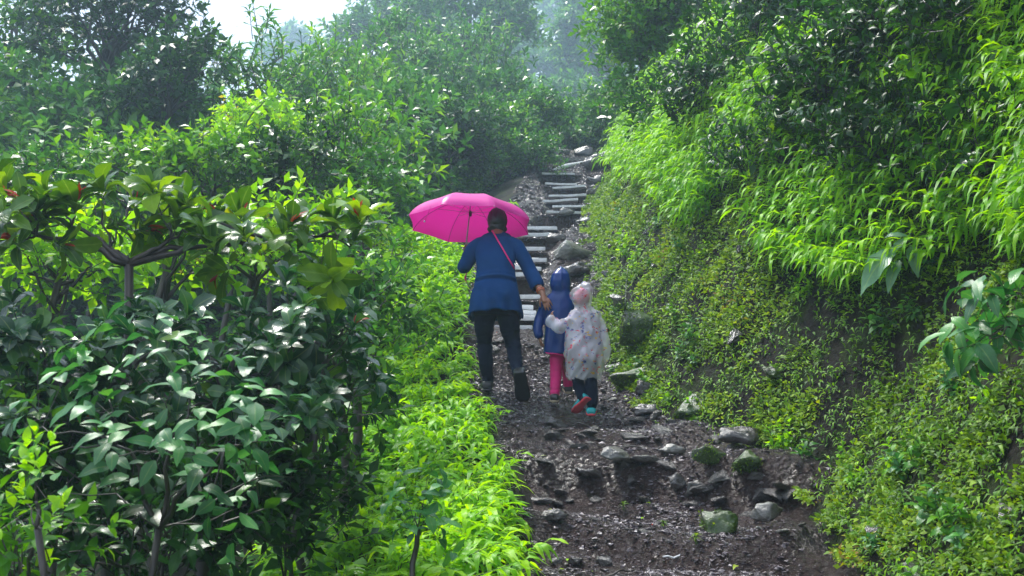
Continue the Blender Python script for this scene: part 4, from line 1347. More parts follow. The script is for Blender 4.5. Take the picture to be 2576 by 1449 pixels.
# ------------------------------------------------------------------ people
def cloth_mat(name, col, rough=.6, weave=900, var=.25, trans=0.0, sheen=.0, spec=.3, bstr=.25):
    m, n, p, o = mat(name)
    z = noise_node(n, 7, 5)
    hs = n.nodes.new('ShaderNodeHueSaturation')
    hs.inputs['Color'].default_value = (*col, 1)
    mr = n.nodes.new('ShaderNodeMapRange')
    mr.inputs['To Min'].default_value = 1 - var; mr.inputs['To Max'].default_value = 1 + var
    n.links.new(z.outputs['Fac'], mr.inputs['Value']); n.links.new(mr.outputs[0], hs.inputs['Value'])
    n.links.new(hs.outputs[0], p.inputs['Base Color'])
    p.inputs['Roughness'].default_value = rough
    p.inputs['Specular IOR Level'].default_value = spec
    p.inputs['Sheen Weight'].default_value = sheen
    z2 = noise_node(n, weave / 4, 2)
    bump(n, p, z2.outputs['Fac'], bstr, .002)
    if trans:
        tr = n.nodes.new('ShaderNodeBsdfTranslucent')
        n.links.new(hs.outputs[0], tr.inputs['Color'])
        ms = n.nodes.new('ShaderNodeMixShader'); ms.inputs[0].default_value = trans
        n.links.new(p.outputs[0], ms.inputs[1]); n.links.new(tr.outputs[0], ms.inputs[2])
        n.links.new(ms.outputs[0], o.inputs['Surface'])
    return m
M['skin'] = cloth_mat('brown_skin', (.24, .105, .06), .45, 300, .15, 0, 0, .4)
M['hair'] = cloth_mat('black_hair', (.012, .010, .010), .35, 700, .3, 0, 0, .5)
M['blue'] = cloth_mat('deep_blue_cotton', (.0006, .034, .125), .8, 1200, .3, 0, 0, .1)
M['navy'] = cloth_mat('navy_jersey', (.003, .007, .020), .8, 1200, .35, 0, 0, .1)
M['pinkt'] = cloth_mat('hot_pink_jersey', (.62, .012, .16), .6, 1000, .3)
M['coat'] = cloth_mat('wet_blue_raincoat', (.0012, .026, .15), .25, 60, .35, 0, 0, .32, .15)
M['brolly'] = cloth_mat('pink_umbrella_nylon', (.66, .008, .30), .38, 900, .08, .3, 0, .4, .08)
M['black'] = cloth_mat('black_rubber', (.012, .012, .013), .4, 300, .3, 0, 0, .5)
M['steel'] = cloth_mat('grey_metal', (.35, .35, .36), .3, 300, .1, 0, 0, .8)
M['teal'] = cloth_mat('teal_shoe', (.01, .30, .32), .45, 300, .3)
M['redsole'] = cloth_mat('red_sole', (.62, .06, .08), .5, 100, .5)
M['beige'] = cloth_mat('pale_sole', (.38, .30, .2), .6, 300, .2)
M['orange'] = cloth_mat('orange_bangle', (.75, .16, .05), .3, 300, .1, 0, 0, .8)
M['cap'] = cloth_mat('pink_knit_cap', (.55, .08, .14), .8, 500, .5)
M['shirt'] = cloth_mat('pale_shirt', (.34, .26, .34), .7, 900, .5)

def plastic_print():
    m, n, p, o = mat('clear_printed_plastic')
    t = n.nodes.new('ShaderNodeTexCoord')
    cols = None
    base = (.86, .85, .90, 1)
    prev = None
    for i, (sc, col, th, off) in enumerate([(15, (.75, .05, .08, 1), .17, 0), (13, (.03, .08, .45, 1), .17, 3.3), (14, (.85, .50, .04, 1), .15, 7.1), (9, (.72, .25, .35, 1), .16, 5.7)]):
        mp = n.nodes.new('ShaderNodeMapping')
        mp.inputs['Location'].default_value = (off, off * .7, off * 1.3)
        mp.inputs['Scale'].default_value = (1, 1, 1.5)
        mp.inputs['Rotation'].default_value = (0, .4 * i - .5, 0)
        n.links.new(t.outputs['Object'], mp.inputs[0])
        vo = n.nodes.new('ShaderNodeTexVoronoi')
        vo.inputs['Scale'].default_value = sc
        wz = n.nodes.new('ShaderNodeTexNoise'); wz.inputs['Scale'].default_value = 38
        n.links.new(mp.outputs[0], wz.inputs['Vector'])
        wv = n.nodes.new('ShaderNodeMixRGB'); wv.blend_type = 'LINEAR_LIGHT'; wv.inputs[0].default_value = .045
        n.links.new(mp.outputs[0], wv.inputs[1]); n.links.new(wz.outputs['Color'], wv.inputs[2])
        n.links.new(wv.outputs[0], vo.inputs['Vector'])
        lt = n.nodes.new('ShaderNodeMath'); lt.operation = 'LESS_THAN'
        n.links.new(vo.outputs['Distance'], lt.inputs[0]); lt.inputs[1].default_value = th * 1.15
        mx = n.nodes.new('ShaderNodeMixRGB')
        n.links.new(lt.outputs[0], mx.inputs[0])
        if prev is None: mx.inputs[1].default_value = base
        else: n.links.new(prev.outputs[0], mx.inputs[1])
        mx.inputs[2].default_value = col
        prev = mx
        cols = lt if cols is None else cols_add(n, cols, lt)
    n.links.new(prev.outputs[0], p.inputs['Base Color'])
    p.inputs['Roughness'].default_value = .10
    p.inputs['Specular IOR Level'].default_value = .9
    tr = n.nodes.new('ShaderNodeBsdfTransparent')
    tr.inputs['Color'].default_value = (.93, .93, .96, 1)
    ms = n.nodes.new('ShaderNodeMixShader')
    op = n.nodes.new('ShaderNodeMapRange')
    op.inputs['To Min'].default_value = .34; op.inputs['To Max'].default_value = .62
    n.links.new(cols.outputs[0], op.inputs['Value'])
    n.links.new(op.outputs[0], ms.inputs[0])
    n.links.new(tr.outputs[0], ms.inputs[1]); n.links.new(p.outputs[0], ms.inputs[2])
    n.links.new(ms.outputs[0], o.inputs['Surface'])
    return m
def cols_add(n, a, b):
    x = n.nodes.new('ShaderNodeMath'); x.operation = 'MAXIMUM'
    n.links.new(a.outputs[0], x.inputs[0]); n.links.new(b.outputs[0], x.inputs[1])
    return x
M['print'] = plastic_print()


def ell(geo, c, r, n=14, m=20, rot=None):
    c = np.asarray(c, float)
    v = []
    for i in range(n + 1):
        th = PI * i / n
        for j in range(m):
            ph = 2 * PI * j / m
            q = V(math.sin(th) * math.cos(ph) * r[0], math.sin(th) * math.sin(ph) * r[1], math.cos(th) * r[2])
            v.append(q)
    v = np.array(v)
    if rot is not None:
        v = v @ np.array(Matrix.Rotation(rot[1], 3, rot[0])).T
    q = [(i * m + j, (i + 1) * m + j, (i + 1) * m + (j + 1) % m, i * m + (j + 1) % m) for i in range(n) for j in range(m)]
    geo.add(v + c, q)


def loft(geo, rings, n=32, cap=True):
    """rings: (centre, rx, ry[, f(angle)->dz]) horizontal ellipses from top to bottom"""
    v = []
    th = np.arange(n) * 2 * PI / n
    for rg_ in rings:
        c, rx, ry = rg_[:3]
        e = 2.25
        cs, sn = np.cos(th), np.sin(th)
        X = np.sign(cs) * np.abs(cs) ** (2 / e) * rx; Yv = np.sign(sn) * np.abs(sn) ** (2 / e) * ry
        Z = np.zeros(n) if len(rg_) < 4 else rg_[3](th)
        v.append(np.stack([X, Yv, Z], -1) + np.asarray(c))
    k = len(rings)
    v = np.concatenate(v)
    q = [(i * n + j, i * n + (j + 1) % n, (i + 1) * n + (j + 1) % n, (i + 1) * n + j) for i in range(k - 1) for j in range(n)]
    q = [tuple(reversed(a)) for a in q]
    t = []
    if cap:
        a, b = v[:n].mean(0), v[-n:].mean(0)
        v = np.concatenate([v, [a], [b]])
        for j in range(n):
            t += [(k * n, j, (j + 1) % n), (k * n + 1, (k - 1) * n + (j + 1) % n, (k - 1) * n + j)]
    geo.add(v, q, t)


def limb(geo, pts, rad, sides=16):
    """tapered limb with rounded ends"""
    pts = [np.asarray(p, float) for p in pts]
    # resample smoothly
    P2, R2 = [], []
    n = len(pts)
    for i in range(n - 1):
        p0, p1, p2, p3 = pts[max(i - 1, 0)], pts[i], pts[i + 1], pts[min(i + 2, n - 1)]
        for k in range(5):
            t = k / 5
            P2.append(.5 * ((2 * p1) + (-p0 + p2) * t + (2 * p0 - 5 * p1 + 4 * p2 - p3) * t * t + (-p0 + 3 * p1 - 3 * p2 + p3) * t ** 3))
            R2.append(rad[i] + (rad[i + 1] - rad[i]) * (t * t * (3 - 2 * t)))
    P2.append(pts[-1]); R2.append(rad[-1])
    a = unit(P2[0] - P2[1]); b = unit(P2[-1] - P2[-2])
    P3 = [P2[0] + a * R2[0] * .9, P2[0] + a * R2[0] * .6] + P2 + [P2[-1] + b * R2[-1] * .6, P2[-1] + b * R2[-1] * .9]
    R3 = [R2[0] * .35, R2[0] * .8] + R2 + [R2[-1] * .8, R2[-1] * .35]
    tube(geo, P3, R3, sides)


def remesh(name, geo, voxel, smooth=4, disp=None, cut=None, thick=0, dec=0):
    me = geo.mesh(name)
    if 'lf' in me.attributes: me.attributes.remove(me.attributes['lf'])
    ob = bpy.data.objects.new('tmp', me)
    C.objects.link(ob)
    md = ob.modifiers.new('r', 'REMESH'); md.mode = 'VOXEL'; md.voxel_size = voxel; md.use_smooth_shade = True
    ms = ob.modifiers.new('s', 'SMOOTH'); ms.factor = .5; ms.iterations = smooth
    bpy.context.view_layer.update()
    dg = bpy.context.evaluated_depsgraph_get()
    out = bpy.data.meshes.new_from_object(ob.evaluated_get(dg))
    bpy.data.objects.remove(ob); bpy.data.meshes.remove(me)
    n = len(out.vertices)
    co = np.empty(n * 3, np.float32); out.vertices.foreach_get('co', co); co = co.reshape(-1, 3)
    if disp is not None:
        nm = np.empty(n * 3, np.float32); out.vertex_normals.foreach_get('vector', nm); nm = nm.reshape(-1, 3)
        co = co + nm * disp(co, nm)[:, None]
        out.vertices.foreach_set('co', co.astype(np.float32).ravel())
        out.update()
    if cut is not None:
        bm = bmesh.new(); bm.from_mesh(out)
        dl = [f for f in bm.faces if cut(f.calc_center_median(), f.normal)]
        bmesh.ops.delete(bm, geom=dl, context='FACES')
        # keep the largest shell
        bm.to_mesh(out); bm.free()
    if thick:
        ob = bpy.data.objects.new('tmp', out); C.objects.link(ob)
        so = ob.modifiers.new('t', 'SOLIDIFY'); so.thickness = thick; so.offset = -1
        dg = bpy.context.evaluated_depsgraph_get()
        o2 = bpy.data.meshes.new_from_object(ob.evaluated_get(dg))
        bpy.data.objects.remove(ob); bpy.data.meshes.remove(out); out = o2
    out.name = name
    for p in out.polygons: p.use_smooth = True
    return out


def hand(g, wrist, d, nrm, size, thumb, curls, spread=.18):
    """wrist -> d, palm faces nrm, thumb on the side thumb * (d x nrm); curls: bend per joint of the four fingers"""
    d, nrm = unit(np.asarray(d, float)), np.asarray(nrm, float)
    nrm = unit(nrm - d * np.dot(nrm, d)); sd = np.cross(d, nrm) * thumb
    S = size
    wrist = np.asarray(wrist, float)
    pal = S * .50
    tube(g, [wrist - d * S * .08, wrist + d * S * .12, wrist + d * pal * .6, wrist + d * pal * .95, wrist + d * pal * 1.02],
         [(S * .14, S * .11), (S * .17, S * .10), (S * .22, S * .09), (S * .21, S * .075), (S * .17, S * .05)] if abs(np.dot(unit(np.cross(d, V(0, 0, 1))), sd)) > .5
         else [(S * .11, S * .14), (S * .10, S * .17), (S * .09, S * .22), (S * .075, S * .21), (S * .05, S * .17)], 12)
    for i in range(4):
        o = (1.5 - i) / 1.5
        base = wrist + d * pal * (.92 - .05 * abs(o - .3)) + sd * S * .165 * o
        L = S * [.40, .46, .43, .34][i]
        r = S * [.046, .048, .046, .040][i]
        dd = unit(d + sd * spread * o)
        pts = [base - dd * S * .1, base]
        for k, f in enumerate((.45, .32, .25)):
            c = curls[i] * (1 + .15 * k)
            dd = unit(dd * math.cos(c) + nrm * math.sin(c))
            pts.append(pts[-1] + dd * L * f)
        limb(g, pts, [r * 1.05, r * 1.1, r, r * .92, r * .75], 10)
    tb = wrist + d * S * .13 + sd * S * .15
    td = unit(d * .75 + sd * .75 + nrm * .3)
    p1 = tb + td * S * .20; td2 = unit(td + d * .5 + nrm * .35 - sd * .2); p2 = p1 + td2 * S * .16; p3 = p2 + unit(td2 + nrm * .3) * S * .12
    limb(g, [tb, p1, p2, p3], [S * .075, S * .06, S * .052, S * .038], 10)


def head(g, c, r, fwd):
    """skull, face and ears; fwd = where the face looks"""
    c = np.asarray(c, float); fwd = unit(np.asarray(fwd, float))
    s = unit(np.cross(fwd, V(0, 0, 1))); up = np.cross(s, fwd)
    ell(g, c, (r[0], r[1], r[2]))
    ell(g, c + fwd * r[1] * .35 - up * r[2] * .45, (r[0] * .72, r[1] * .6, r[2] * .55))
    limb(g, [c + fwd * r[1] * .92 + up * r[2] * .05, c + fwd * r[1] * 1.12 - up * r[2] * .22], [r[0] * .09, r[0] * .16], 8)
    for k in (-1, 1):
        ell(g, c + s * k * r[0] * .98 - up * r[2] * .08, (r[0] * .12, r[1] * .2, r[2] * .24))
        limb(g, [c + fwd * r[1] * .93 + s * k * r[0] * .15 + up * r[2] * .14, c + fwd * r[1] * .86 + s * k * r[0] * .55 + up * r[2] * .14], [r[0] * .08, r[0] * .06], 8)
        ell(g, c + fwd * r[1] * .84 + s * k * r[0] * .38 - up * r[2] * .02, (r[0] * .14, r[1] * .12, r[2] * .08))
    limb(g, [c + fwd * r[1] * .95 - up * r[2] * .5 - s * r[0] * .25, c + fwd * r[1] * 1.0 - up * r[2] * .5, c + fwd * r[1] * .95 - up * r[2] * .5 + s * r[0] * .25], [r[0] * .06, r[0] * .09, r[0] * .06], 8)


def shoe(parent, heel, toe, up, w, mu, msole, label=None):
    """heel and toe are points on the bottom of the sole; up = out of the sole"""
    heel, toe, up = [np.asarray(a, float) for a in (heel, toe, up)]
    d = unit(toe - heel); L = np.linalg.norm(toe - heel)
    up = unit(up - d * np.dot(up, d)); s = np.cross(d, up)
    def ring(t, hw, z0, z1, n=16):
        th = np.arange(n) * 2 * PI / n
        c = heel + d * L * t + up * (z0 + z1) / 2
        cs, sn = np.cos(th), np.sin(th)
        return c + (np.sign(cs) * np.abs(cs) ** .7 * hw)[:, None] * s + (np.sign(sn) * np.abs(sn) ** .8 * (z1 - z0) / 2)[:, None] * up
    def lo(name, spec, m, par):
        g = Geo(); n = 16
        vs = np.concatenate([ring(*a) for a in spec]); k = len(spec)
        q = [(i * n + j, i * n + (j + 1) % n, (i + 1) * n + (j + 1) % n, (i + 1) * n + j) for i in range(k - 1) for j in range(n)]
        vs = np.concatenate([vs, [vs[:n].mean(0)], [vs[-n:].mean(0)]])
        t = [(k * n, (j + 1) % n, j) for j in range(n)] + [(k * n + 1, (k - 1) * n + j, (k - 1) * n + (j + 1) % n) for j in range(n)]
        g.add(vs, q, t)
        return link(name, g.mesh(name), m, par)
    H = L * .28
    up_ = lo('shoe', [(.0, w * .35, .01, H * .7), (.04, w * .42, .01, H * 1.25), (.25, w * .46, .01, H * 1.35), (.45, w * .48, .01, H * 1.0), (.65, w * .54, .01, H * .72), (.85, w * .50, .01, H * .52), (.97, w * .3, .01, H * .34)], mu, parent)
    lo('sole', [(-.02, w * .30, -.002, .016), (.03, w * .44, -.002, .02), (.2, w * .48, -.002, .02), (.4, w * .42, .003, .02), (.65, w * .57, -.002, .018), (.88, w * .52, 0, .018), (1.0, w * .30, .004, .018)], msole, up_)
    if label: up_['label'] = label
    return up_


def folds(amp=.005, sx=13, sz=4, seed=0, k=1.):
    def f(co, nm):
        x, y, z = co[:, 0], co[:, 1], co[:, 2]
        return (amp * (1 - 2 * np.abs(snoise(x + y * .8 + z * .25, z * sz / sx, sx, seed))) + amp * .7 * snoise(x - z * .4, z * .5 + y, sx * 1.9, seed + 1)) * k
    return f


# ---- the woman
def woman():
    Yf = 9.65
    root = P(1250, 985, 9.6)
    ob = thing('person', (root[0], root[1], float(path_z(root[0], root[1]))), 'woman in a deep blue tunic and navy leggings climbing under the pink umbrella', 'person')
    # skin
    g = Geo()
    hc = P(1251, 558, 9.86)
    head(g, hc, (.075, .092, .105), (.15, 1, -.1))
    limb(g, [P(1250, 600, 9.76), P(1251, 582, 9.82), hc + V(0, .0, -.03)], [.062, .055, .052])
    u = 9.6 / F
    loft(g, [(P(1247, 596, 9.77), 20 * u, .05), (P(1246, 610, 9.74), 44 * u, .08), (P(1246, 660, 9.64), 43 * u, .10), (P(1247, 700, 9.56), 40 * u, .09), (P(1247, 755, 9.52), 44 * u, .10)])
    # legs inside the leggings
    FL, FR = P(1227, 968, 9.66), P(1305, 944, 9.2)
    limb(g, [P(1224, 765, 9.52), P(1219, 815, 9.54), P(1219, 861, 9.63), P(1222, 905, 9.6), P(1226, 945, 9.65), FL], [.065, .058, .044, .042, .034, .030])
    limb(g, [P(1272, 765, 9.52), P(1281, 815, 9.52), P(1290, 863, 9.55), P(1297, 900, 9.40), P(1302, 928, 9.28), FR], [.065, .058, .044, .042, .034, .030])
    # arms
    sh_r, el_r, wr_r = P(1290, 615, 9.72), P(1334, 680, 9.62), P(1366, 742, 9.45)
    limb(g, [sh_r, el_r, P(1350, 712, 9.54), wr_r], [.040, .030, .032, .024])
    hand(g, wr_r, P(1384, 779, 9.36) - wr_r, V(.3, .5, -.6), .165, -1, [.25, .30, .34, .38], .12)
    sh_l, el_l, wr_l = P(1202, 618, 9.72), P(1166, 672, 9.70), P(1172, 642, 9.92)
    limb(g, [sh_l, el_l + V(0, .02, .0), wr_l], [.038, .026, .024])
    hand(g, wr_l, P(1172, 622, 9.95) - wr_l, V(.6, -.3, .1), .15, -1, [.9, .95, 1.0, 1.0], .02)
    body = link('body', remesh('body', g, .0058, 2), M['skin'], ob)
    # hair: short, black, gathered low
    g = Geo()
    ell(g, hc + V(0, -.018, .012), (.088, .098, .112))
    ell(g, hc + V(0, -.055, -.045), (.074, .052, .060))
    limb(g, [hc + V(-.06, -.04, -.07), hc + V(.06, -.04, -.07)], [.028, .028])
    def hd(co, nm):
        th = np.arctan2(co[:, 0] - hc[0], -(co[:, 1] - hc[1]))
        return .0022 * snoise(th * 6, co[:, 2] * 3, 7, 3) + .002 * snoise(th * 20, co[:, 2] * 5, 4, 4)
    face = hc + V(0, .105, -.03)
    link('hair', remesh('hair', g, .006, 3, hd, cut=lambda c, n: (c - Vector(face)).length < .068), M['hair'], ob)
    # leggings
    g = Geo()
    loft(g, [(P(1247, 730, 9.53), 48 * u, .12), (P(1247, 765, 9.5), 56 * u, .145), (P(1247, 792, 9.5), 54 * u, .135)])
    limb(g, [P(1224, 775, 9.5), P(1219, 815, 9.54), P(1219, 861, 9.63), P(1222, 905, 9.6), P(1226, 945, 9.65), P(1227, 964, 9.66)], [.086, .083, .064, .062, .048, .046])
    limb(g, [P(1273, 775, 9.5), P(1281, 815, 9.52), P(1290, 863, 9.55), P(1297, 900, 9.40), P(1302, 928, 9.28), P(1304, 940, 9.22)], [.088, .086, .067, .060, .048, .045])
    link('leggings', remesh('leggings', g, .008, 3, folds(.006, 8, 22, 5)), M['navy'], ob)
    # tunic with three-quarter sleeves
    g = Geo()
    def hem(th):      # higher at the back, pointed at the sides
        b = np.clip(-np.sin(th), 0, 1)
        return .070 * b ** .6 - .015 + .008 * np.sin(th * 7)
    loft(g, [(P(1251, 585, 9.81), 19 * u, .052), (P(1249, 590, 9.80), 32 * u, .078), (P(1246, 599, 9.77), 45 * u, .10), (P(1245, 612, 9.74), 50 * u, .118),
             (P(1246, 640, 9.67), 50 * u, .13), (P(1247, 670, 9.61), 49 * u, .132), (P(1248, 697, 9.56), 51 * u, .135), (P(1248, 725, 9.52), 55 * u, .152),
             (P(1247, 755, 9.50), 60 * u, .172), (P(1247, 780, 9.50), 65 * u, .185, lambda th: hem(th) * .5), (P(1247, 797, 9.50), 67 * u, .19, hem)], 40)
    limb(g, [P(1283, 612, 9.73), P(1302, 625, 9.71), P(1320, 656, 9.66), P(1334, 684, 9.62), P(1346, 706, 9.56)], [.062, .064, .060, .060, .058])
    limb(g, [P(1346, 706, 9.56), P(1350, 716, 9.54)], [.058, .060])
    limb(g, [P(1209, 613, 9.73), P(1191, 627, 9.72), P(1176, 655, 9.71), P(1167, 672, 9.71), P(1173, 662, 9.80)], [.062, .065, .062, .060, .054])
    zl = lambda x: P(1248, 693, 9.45)[2] - .35 * (x - P(1248, 693, 9.45)[0]) ** 2 * 2.2
    f0 = folds(.012, 8, 2.6, 2)
    def td(co, nm):
        x, z = co[:, 0], co[:, 2]
        xc = P(1248, 700, 9.5)[0]
        d = z - (P(1248, 692, 9.45)[2] - 1.1 * (x - xc) ** 2)
        inb = np.clip((.20 - np.abs(x - xc)) / .04, 0, 1) * np.clip(-nm[:, 1] * 2, 0, 1)
        flare = np.clip((P(1248, 715, 9.5)[2] - z) / .15, 0, 1)
        return f0(co, nm) * (.35 + .9 * flare) + inb * (.014 * np.exp(-(d / .012) ** 2) - .012 * np.exp(-((d + .024) / .014) ** 2) + .005 * np.exp(-((d - .035) / .012) ** 2)) \
            + .004 * inb * snoise(x + z * 1.6, z, 9, 8) + flare * .006 * np.sin((x - xc) * 55 + 2 * np.sin(z * 9))
    zh = P(1248, 770, 9.5)[2]; bx = P(1346, 706, 9.56); bd = unit(P(1352, 722, 9.52) - P(1334, 684, 9.62))
    link('tunic', remesh('tunic', g, .0075, 3, td,
        cut=lambda c, n: (c.z < zh and n.z < -.55) or (float(np.dot(np.array(c) - bx, bd)) > .045 and n.dot(Vector(bd)) > .55 and c.x > 0.15),
        thick=.003), M['blue'], ob)
    # sling strap across the back
    g = Geo()
    for a, b in ((-1, 0),):
        pts = [P(1238, 580, 9.72), P(1243, 588, 9.675), P(1252, 604, 9.605), P(1264, 624, 9.555), P(1276, 645, 9.52), P(1286, 662, 9.50), P(1294, 676, 9.52)]
        tube(g, pts, [(.0075, .0025)] * 7 if False else [.0065] * 7, 8)
    link('bag_strap', g.mesh('bag_strap'), M['pinkt'], ob)
    g = Geo()
    for k, (px, py, r) in enumerate([(1359, 729, .033), (1361, 733, .033)]):
        c = P(px, py, 9.48); ax = unit(wr_r - el_r); uu = unit(np.cross(ax, V(0, 0, 1))); w = np.cross(ax, uu)
        ring = [c + (uu * math.cos(a) + w * math.sin(a)) * r for a in np.linspace(0, 2 * PI, 25)]
        tube(g, ring, [.0035] * 25, 6, cap=False)
    link('bangle', g.mesh('bangle'), M['orange'], ob)
    # shoes: left planted, right with the heel lifted and the sole towards us
    z = float(path_z(FL[0], 9.66))
    hl = V(FL[0] + .0, 9.60, P(1226, 984, 9.62)[2])
    shoe(ob, hl, hl + V(-.02, .23, .03), (0, -.1, 1), .105, M['black'], M['black'])
    heel, toe = P(1307, 938, 9.12), P(1318, 1011, 9.27)
    shoe(ob, heel, toe, (.0, .95, .25), .115, M['black'], M['black'], 'black shoe with its heel lifted and sole showing')
    return ob
woman()


# ---- the umbrella
def umbrella():
    ax = unit(V(.035, .205, .978))
    rc = P(1182, 566, 9.98)
    Rr, H = 152 / F * 9.98 / math.cos(PI / 8) * .985, .245
    u = unit(np.cross(V(0, 1, 0), ax)) ; w = np.cross(ax, u)
    hub = rc + ax * H
    handp = P(1171, 632, 9.93)
    ob = thing('umbrella', handp, 'open hot pink umbrella held over the head of the woman in blue', 'umbrella')
    def prof(t):
        return math.sin(t * 1.30) / math.sin(1.30), H * (math.cos(t * 1.30) - math.cos(1.30)) / (1 - math.cos(1.30)) * 1.0
    na, ntt = 96, 16
    g = Geo(); v = []
    for i in range(ntt + 1):
        t = i / ntt
        r, h = prof(t)
        for j in range(na):
            a = 2 * PI * j / na
            loc = (a - PI / 8 + PI / 8) % (PI / 4) - PI / 8        # 0 in the middle of a panel
            loc = ((a - PI / 8) % (PI / 4)) - PI / 8
            chord = math.cos(PI / 8) / math.cos(loc)
            k = 1 - (1 - chord) * t ** .8
            sc = 1 - .03 * math.cos(loc * 4) * t ** 6
            sag = -.010 * math.cos(loc * 4) * math.sin(t * PI)
            v.append(rc + (u * math.cos(a) + w * math.sin(a)) * Rr * r * k * sc + ax * (h + sag))
    q = [(i * na + j, (i + 1) * na + j, (i + 1) * na + (j + 1) % na, i * na + (j + 1) % na) for i in range(ntt) for j in range(na)]
    g.add(v, q)
    cm = g.mesh('canopy')
    link('canopy', cm, M['brolly'], ob)
    for k in range(8):
        a = PI / 8 + k * PI / 4
        dr = u * math.cos(a) + w * math.sin(a)
        g = Geo()
        pts = []
        for t in np.linspace(0.03, 1.0, 10):
            r, h = prof(t)
            pts.append(rc + dr * Rr * r + ax * (h - .006))
        tube(g, pts, [.0022] * 10, 5)
        link('rib', g.mesh('rib'), M['black'], ob)
        g = Geo()
        r, h = prof(.45)
        tube(g, [rc + ax * (H - .13), rc + dr * Rr * r + ax * (h - .008)], [.0022, .0022], 5)
        link('stretcher', g.mesh('stretcher'), M['steel'], ob)
        g = Geo(); tp = rc + dr * Rr
        tube(g, [tp - dr * .004, tp + dr * .016 - ax * .006], [.0035, .0025], 6)
        link('rib_tip', g.mesh('rib_tip'), M['steel'], ob)
    g = Geo(); tube(g, [hub - ax * .01, handp + unit(hub - handp) * .04], [.0055, .0065], 8)
    link('shaft', g.mesh('shaft'), M['steel'], ob)
    g = Geo(); tube(g, [hub - ax * .0, hub + ax * .035, hub + ax * .05], [.007, .006, .003], 8)
    link('ferrule', g.mesh('ferrule'), M['brolly'], ob)
    g = Geo(); tube(g, [rc + ax * (H - .165), rc + ax * (H - .16), rc + ax * (H - .12), rc + ax * (H - .115)], [.009, .014, .014, .009], 10)
    link('runner', g.mesh('runner'), M['black'], ob)
    dn = unit(handp - hub)
    g = Geo(); tube(g, [handp - dn * .05, handp - dn * .04, handp + dn * .06, handp + dn * .07], [.010, .014, .015, .010], 10)
    link('handle', g.mesh('handle'), M['brolly'], ob)
    g = Geo(); e = handp + dn * .07
    tube(g, [e, P(1176, 668, 9.9), P(1173, 690, 9.86), P(1170, 700, 9.85), P(1174, 712, 9.85)], [.004, .004, .006, .009, .003], 6)
    link('wrist_cord', g.mesh('wrist_cord'), M['pinkt'], ob)
    # tie strap hanging from the near rim
    a0, b0 = P(1083, 519, 9.62), P(1068, 557, 9.58)
    g = Geo(); tube(g, [a0, (a0 + b0) / 2 + V(.004, 0, 0), b0], [(.009, .002)] * 3, 8)
    st = link('tie_strap', g.mesh('tie_strap'), M['brolly'], ob)
    g = Geo(); ell(g, b0, (.008, .005, .009), 8, 10)
    link('snap_button', g.mesh('snap_button'), M['steel'], st)
umbrella()


